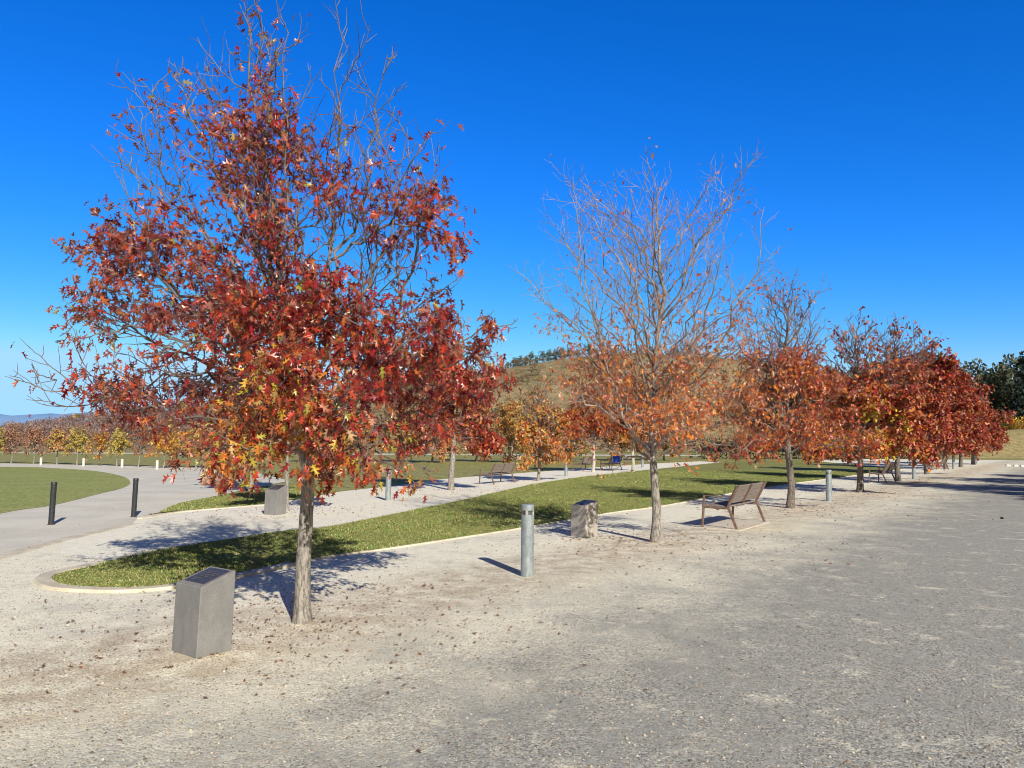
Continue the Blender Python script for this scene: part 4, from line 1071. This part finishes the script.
# ------------------------------------------------------------------ benches
def bench(base, rz, label, pad=False):
    rt = empty('bench', base, rz); tag(rt, label, 'bench', 'timber benches')
    Lh = .88
    for s in (-1, 1):
        x = s * Lh
        MB().bar((x, .32, -.02), (x, .27, .62), .040, .050, .006).build('leg', M['frame'], rt)
        MB().bar((x, -.37, -.02), (x, -.20, .43), .040, .050, .006).build('leg', M['frame'], rt)
        MB().bar((x, -.195, .41), (x, -.41, .83), .036, .046, .006).build('back_upright', M['frame'], rt)
        MB().bar((x, .285, .395), (x, -.195, .385), .034, .046, .006).build('seat_rail', M['frame'], rt)
        MB().bar((x, .29, .615), (x, -.30, .60), .030, .014, .003).build('armrest', M['frame'], rt)
    st = MB()
    for i in range(5):
        y = .255 - i * .098
        st.box((0, y, .430 - .004 * i), (Lh * 2 - .05, .090, .026), .004)
    st.build('seat', M['timber'], rt)
    bk = MB(); dz = Vector((0, -.215, .42)).normalized(); nz = Vector((0, .42, .215)).normalized()
    rot = Matrix((Vector((1, 0, 0)), -nz, dz)).transposed()
    for i in range(3):
        c = Vector((0, -.195, .41)) + dz * (.115 + .132 * i) + nz * .034
        for sx in (-1, 1):
            bk.box((sx * (Lh * .5 - .006), c.y, c.z), (Lh - .032, .024, .125), .004, rot)
    bk.build('backrest', M['timber'], rt)
    MB().bar((0, -.20, .43), (0, -.405, .82), .034, .03, .004).build('back_strut', M['frame'], rt)
    if True:
        MB().bar((-Lh, .02, .372), (Lh, .02, .372), .03, .05, .004).build('cross_rail', M['frame'], rt)
    return rt
RZ = math.atan2(ROW[1], ROW[0])
fb, fc, fa = at(737, 530)[:2], at(765, 522)[:2], at(705, 527)[:2]
ab = math.atan2(*(fc - fb)[::-1]); mid = (fb + fc) / 2 + np.array([-math.sin(ab), math.cos(ab)]) * .37
be = bench((*mid, 0.012), ab, 'nearest timber bench, on a concrete pad right of the half bare tree')
def slab(c, rz, lx, ly, z):
    o = MB().box((0, 0, (z - .03) / 2), (lx, ly, z + .03), .01).build('concrete_pad', M['pad'])
    o.location = (*c[:2], 0); o.rotation_euler = (0, 0, rz); tag(o, kind='structure')
slab(mid, ab, 1.95, 0.95, .012)
def put_bench(u, v, rz, lab, z=0.0):
    p = at(u, v); o = copy_tree(be); o.location = (p[0], p[1], z); o.rotation_euler = (0, 0, rz); o['label'] = lab; return o
put_bench(497, 483.5, R(62), 'timber bench on the pale gravel between a red tree and a small amber tree')
put_bench(882, 482.5, RZ, 'timber bench in deep shade under the dark red trees')
put_bench(940, 470.0, RZ, 'farthest timber bench in the front row, beside the fourth bollard')
bA = put_bench(584, 470.8, R(60), 'left one of the two distant benches behind the half bare tree')
bB = put_bench(611, 470.3, R(60), 'right one of the two distant benches, with a blue cloth over its back')

def cloth(parent_obj, x0, x1, mat, name, label, drop_f, drop_b, cat):
    # hangs over the top edge of the backrest of a bench
    V = []; n = 12; mw = parent_obj.matrix_basis
    prof = [(-.30, .82 - drop_f), (-.345, .80), (-.40, .862), (-.425, .868), (-.455, .84), (-.462, .84 - drop_b * .5), (-.468, .84 - drop_b)]
    rr = random.Random(4)
    for i in range(n + 1):
        x = x0 + (x1 - x0) * i / n; ww = math.sin(i * 1.7) * .012
        for k, (y, z) in enumerate(prof): V.append((x, y + ww * (1 if k > 4 or k < 2 else .2), z + (math.sin(i * .9) * .03 if k in (0, 6) else 0)))
    m_ = len(prof); Fc = [(i * m_ + k, i * m_ + k + 1, (i + 1) * m_ + k + 1, (i + 1) * m_ + k) for i in range(n) for k in range(m_ - 1)]
    o = pymesh(name, V, Fc, mat, None, True)
    o.location = parent_obj.location; o.rotation_euler = parent_obj.rotation_euler
    tag(o, label, cat); return o
cloth(bB, -.78, .35, M['blue'], 'blue_cloth', 'bright blue cloth draped over the back of the right distant bench', .1, .36, 'cloth')
cloth(bB, -.95 + .08, -.80 + .04, M['white'], 'white_cloth', 'white cloth hung over the end of the right distant bench', .1, .3, 'cloth')

# ------------------------------------------------------------------ small things along the drive
q0, q1 = at(930, 461.8), at(938, 461.8); wd = float(np.linalg.norm(q1 - q0))
fr = empty('hoop_barrier', (q0 + q1) / 2); tag(fr, 'small white topped hoop barrier on the lawn before the green hedge', 'barrier')
for s in (-1, 1): MB().bar((s * wd / 2, 0, -.03), (s * wd / 2, 0, .86), .07, .07, .006).build('post', M['galv'], fr)
MB().box((0, 0, .93), (wd + .35, .12, .14), .01).build('top_rail', M['white'], fr)
blk = None
for u, v, lab in [(1008, 466.2, 'left one of the small white blocks at the end of the drive'), (1015.8, 466.4, 'middle one of the small white blocks at the end of the drive'), (1022.6, 466.6, 'right one of the small white blocks at the end of the drive'), (1030, 466.8, 'white block of the drive row just beyond the photo edge')]:
    if blk is None:
        blk = MB().box((0, 0, .05), (.30, .16, .14), .02).build('marker_block', M['white']); o = blk
    else:
        o = blk.copy(); COL.objects.link(o)
    o.location = at(u, v); tag(o, lab, 'block', 'white blocks across the drive')
rr = np.random.default_rng(5); V = []; Fc = []
for j in range(7):
    for i in range(10):
        th, ph = math.pi * j / 6, 2 * math.pi * i / 10; k = rr.uniform(.88, 1.1)
        V.append((.05 * k * math.sin(th) * math.cos(ph), .042 * k * math.sin(th) * math.sin(ph), .036 * k * math.cos(th) + .024))
for j in range(6):
    for i in range(10): Fc.append((j * 10 + i, (j + 1) * 10 + i, (j + 1) * 10 + (i + 1) % 10, j * 10 + (i + 1) % 10))
V = [(a * .75, b * .75, c * .75) for a, b, c in V]
o = pymesh('dark_stone', V, Fc, M['darkstone'], None, True); o.location = at(1002, 519); tag(o, 'small black stone lying alone on the grey drive', 'stone')
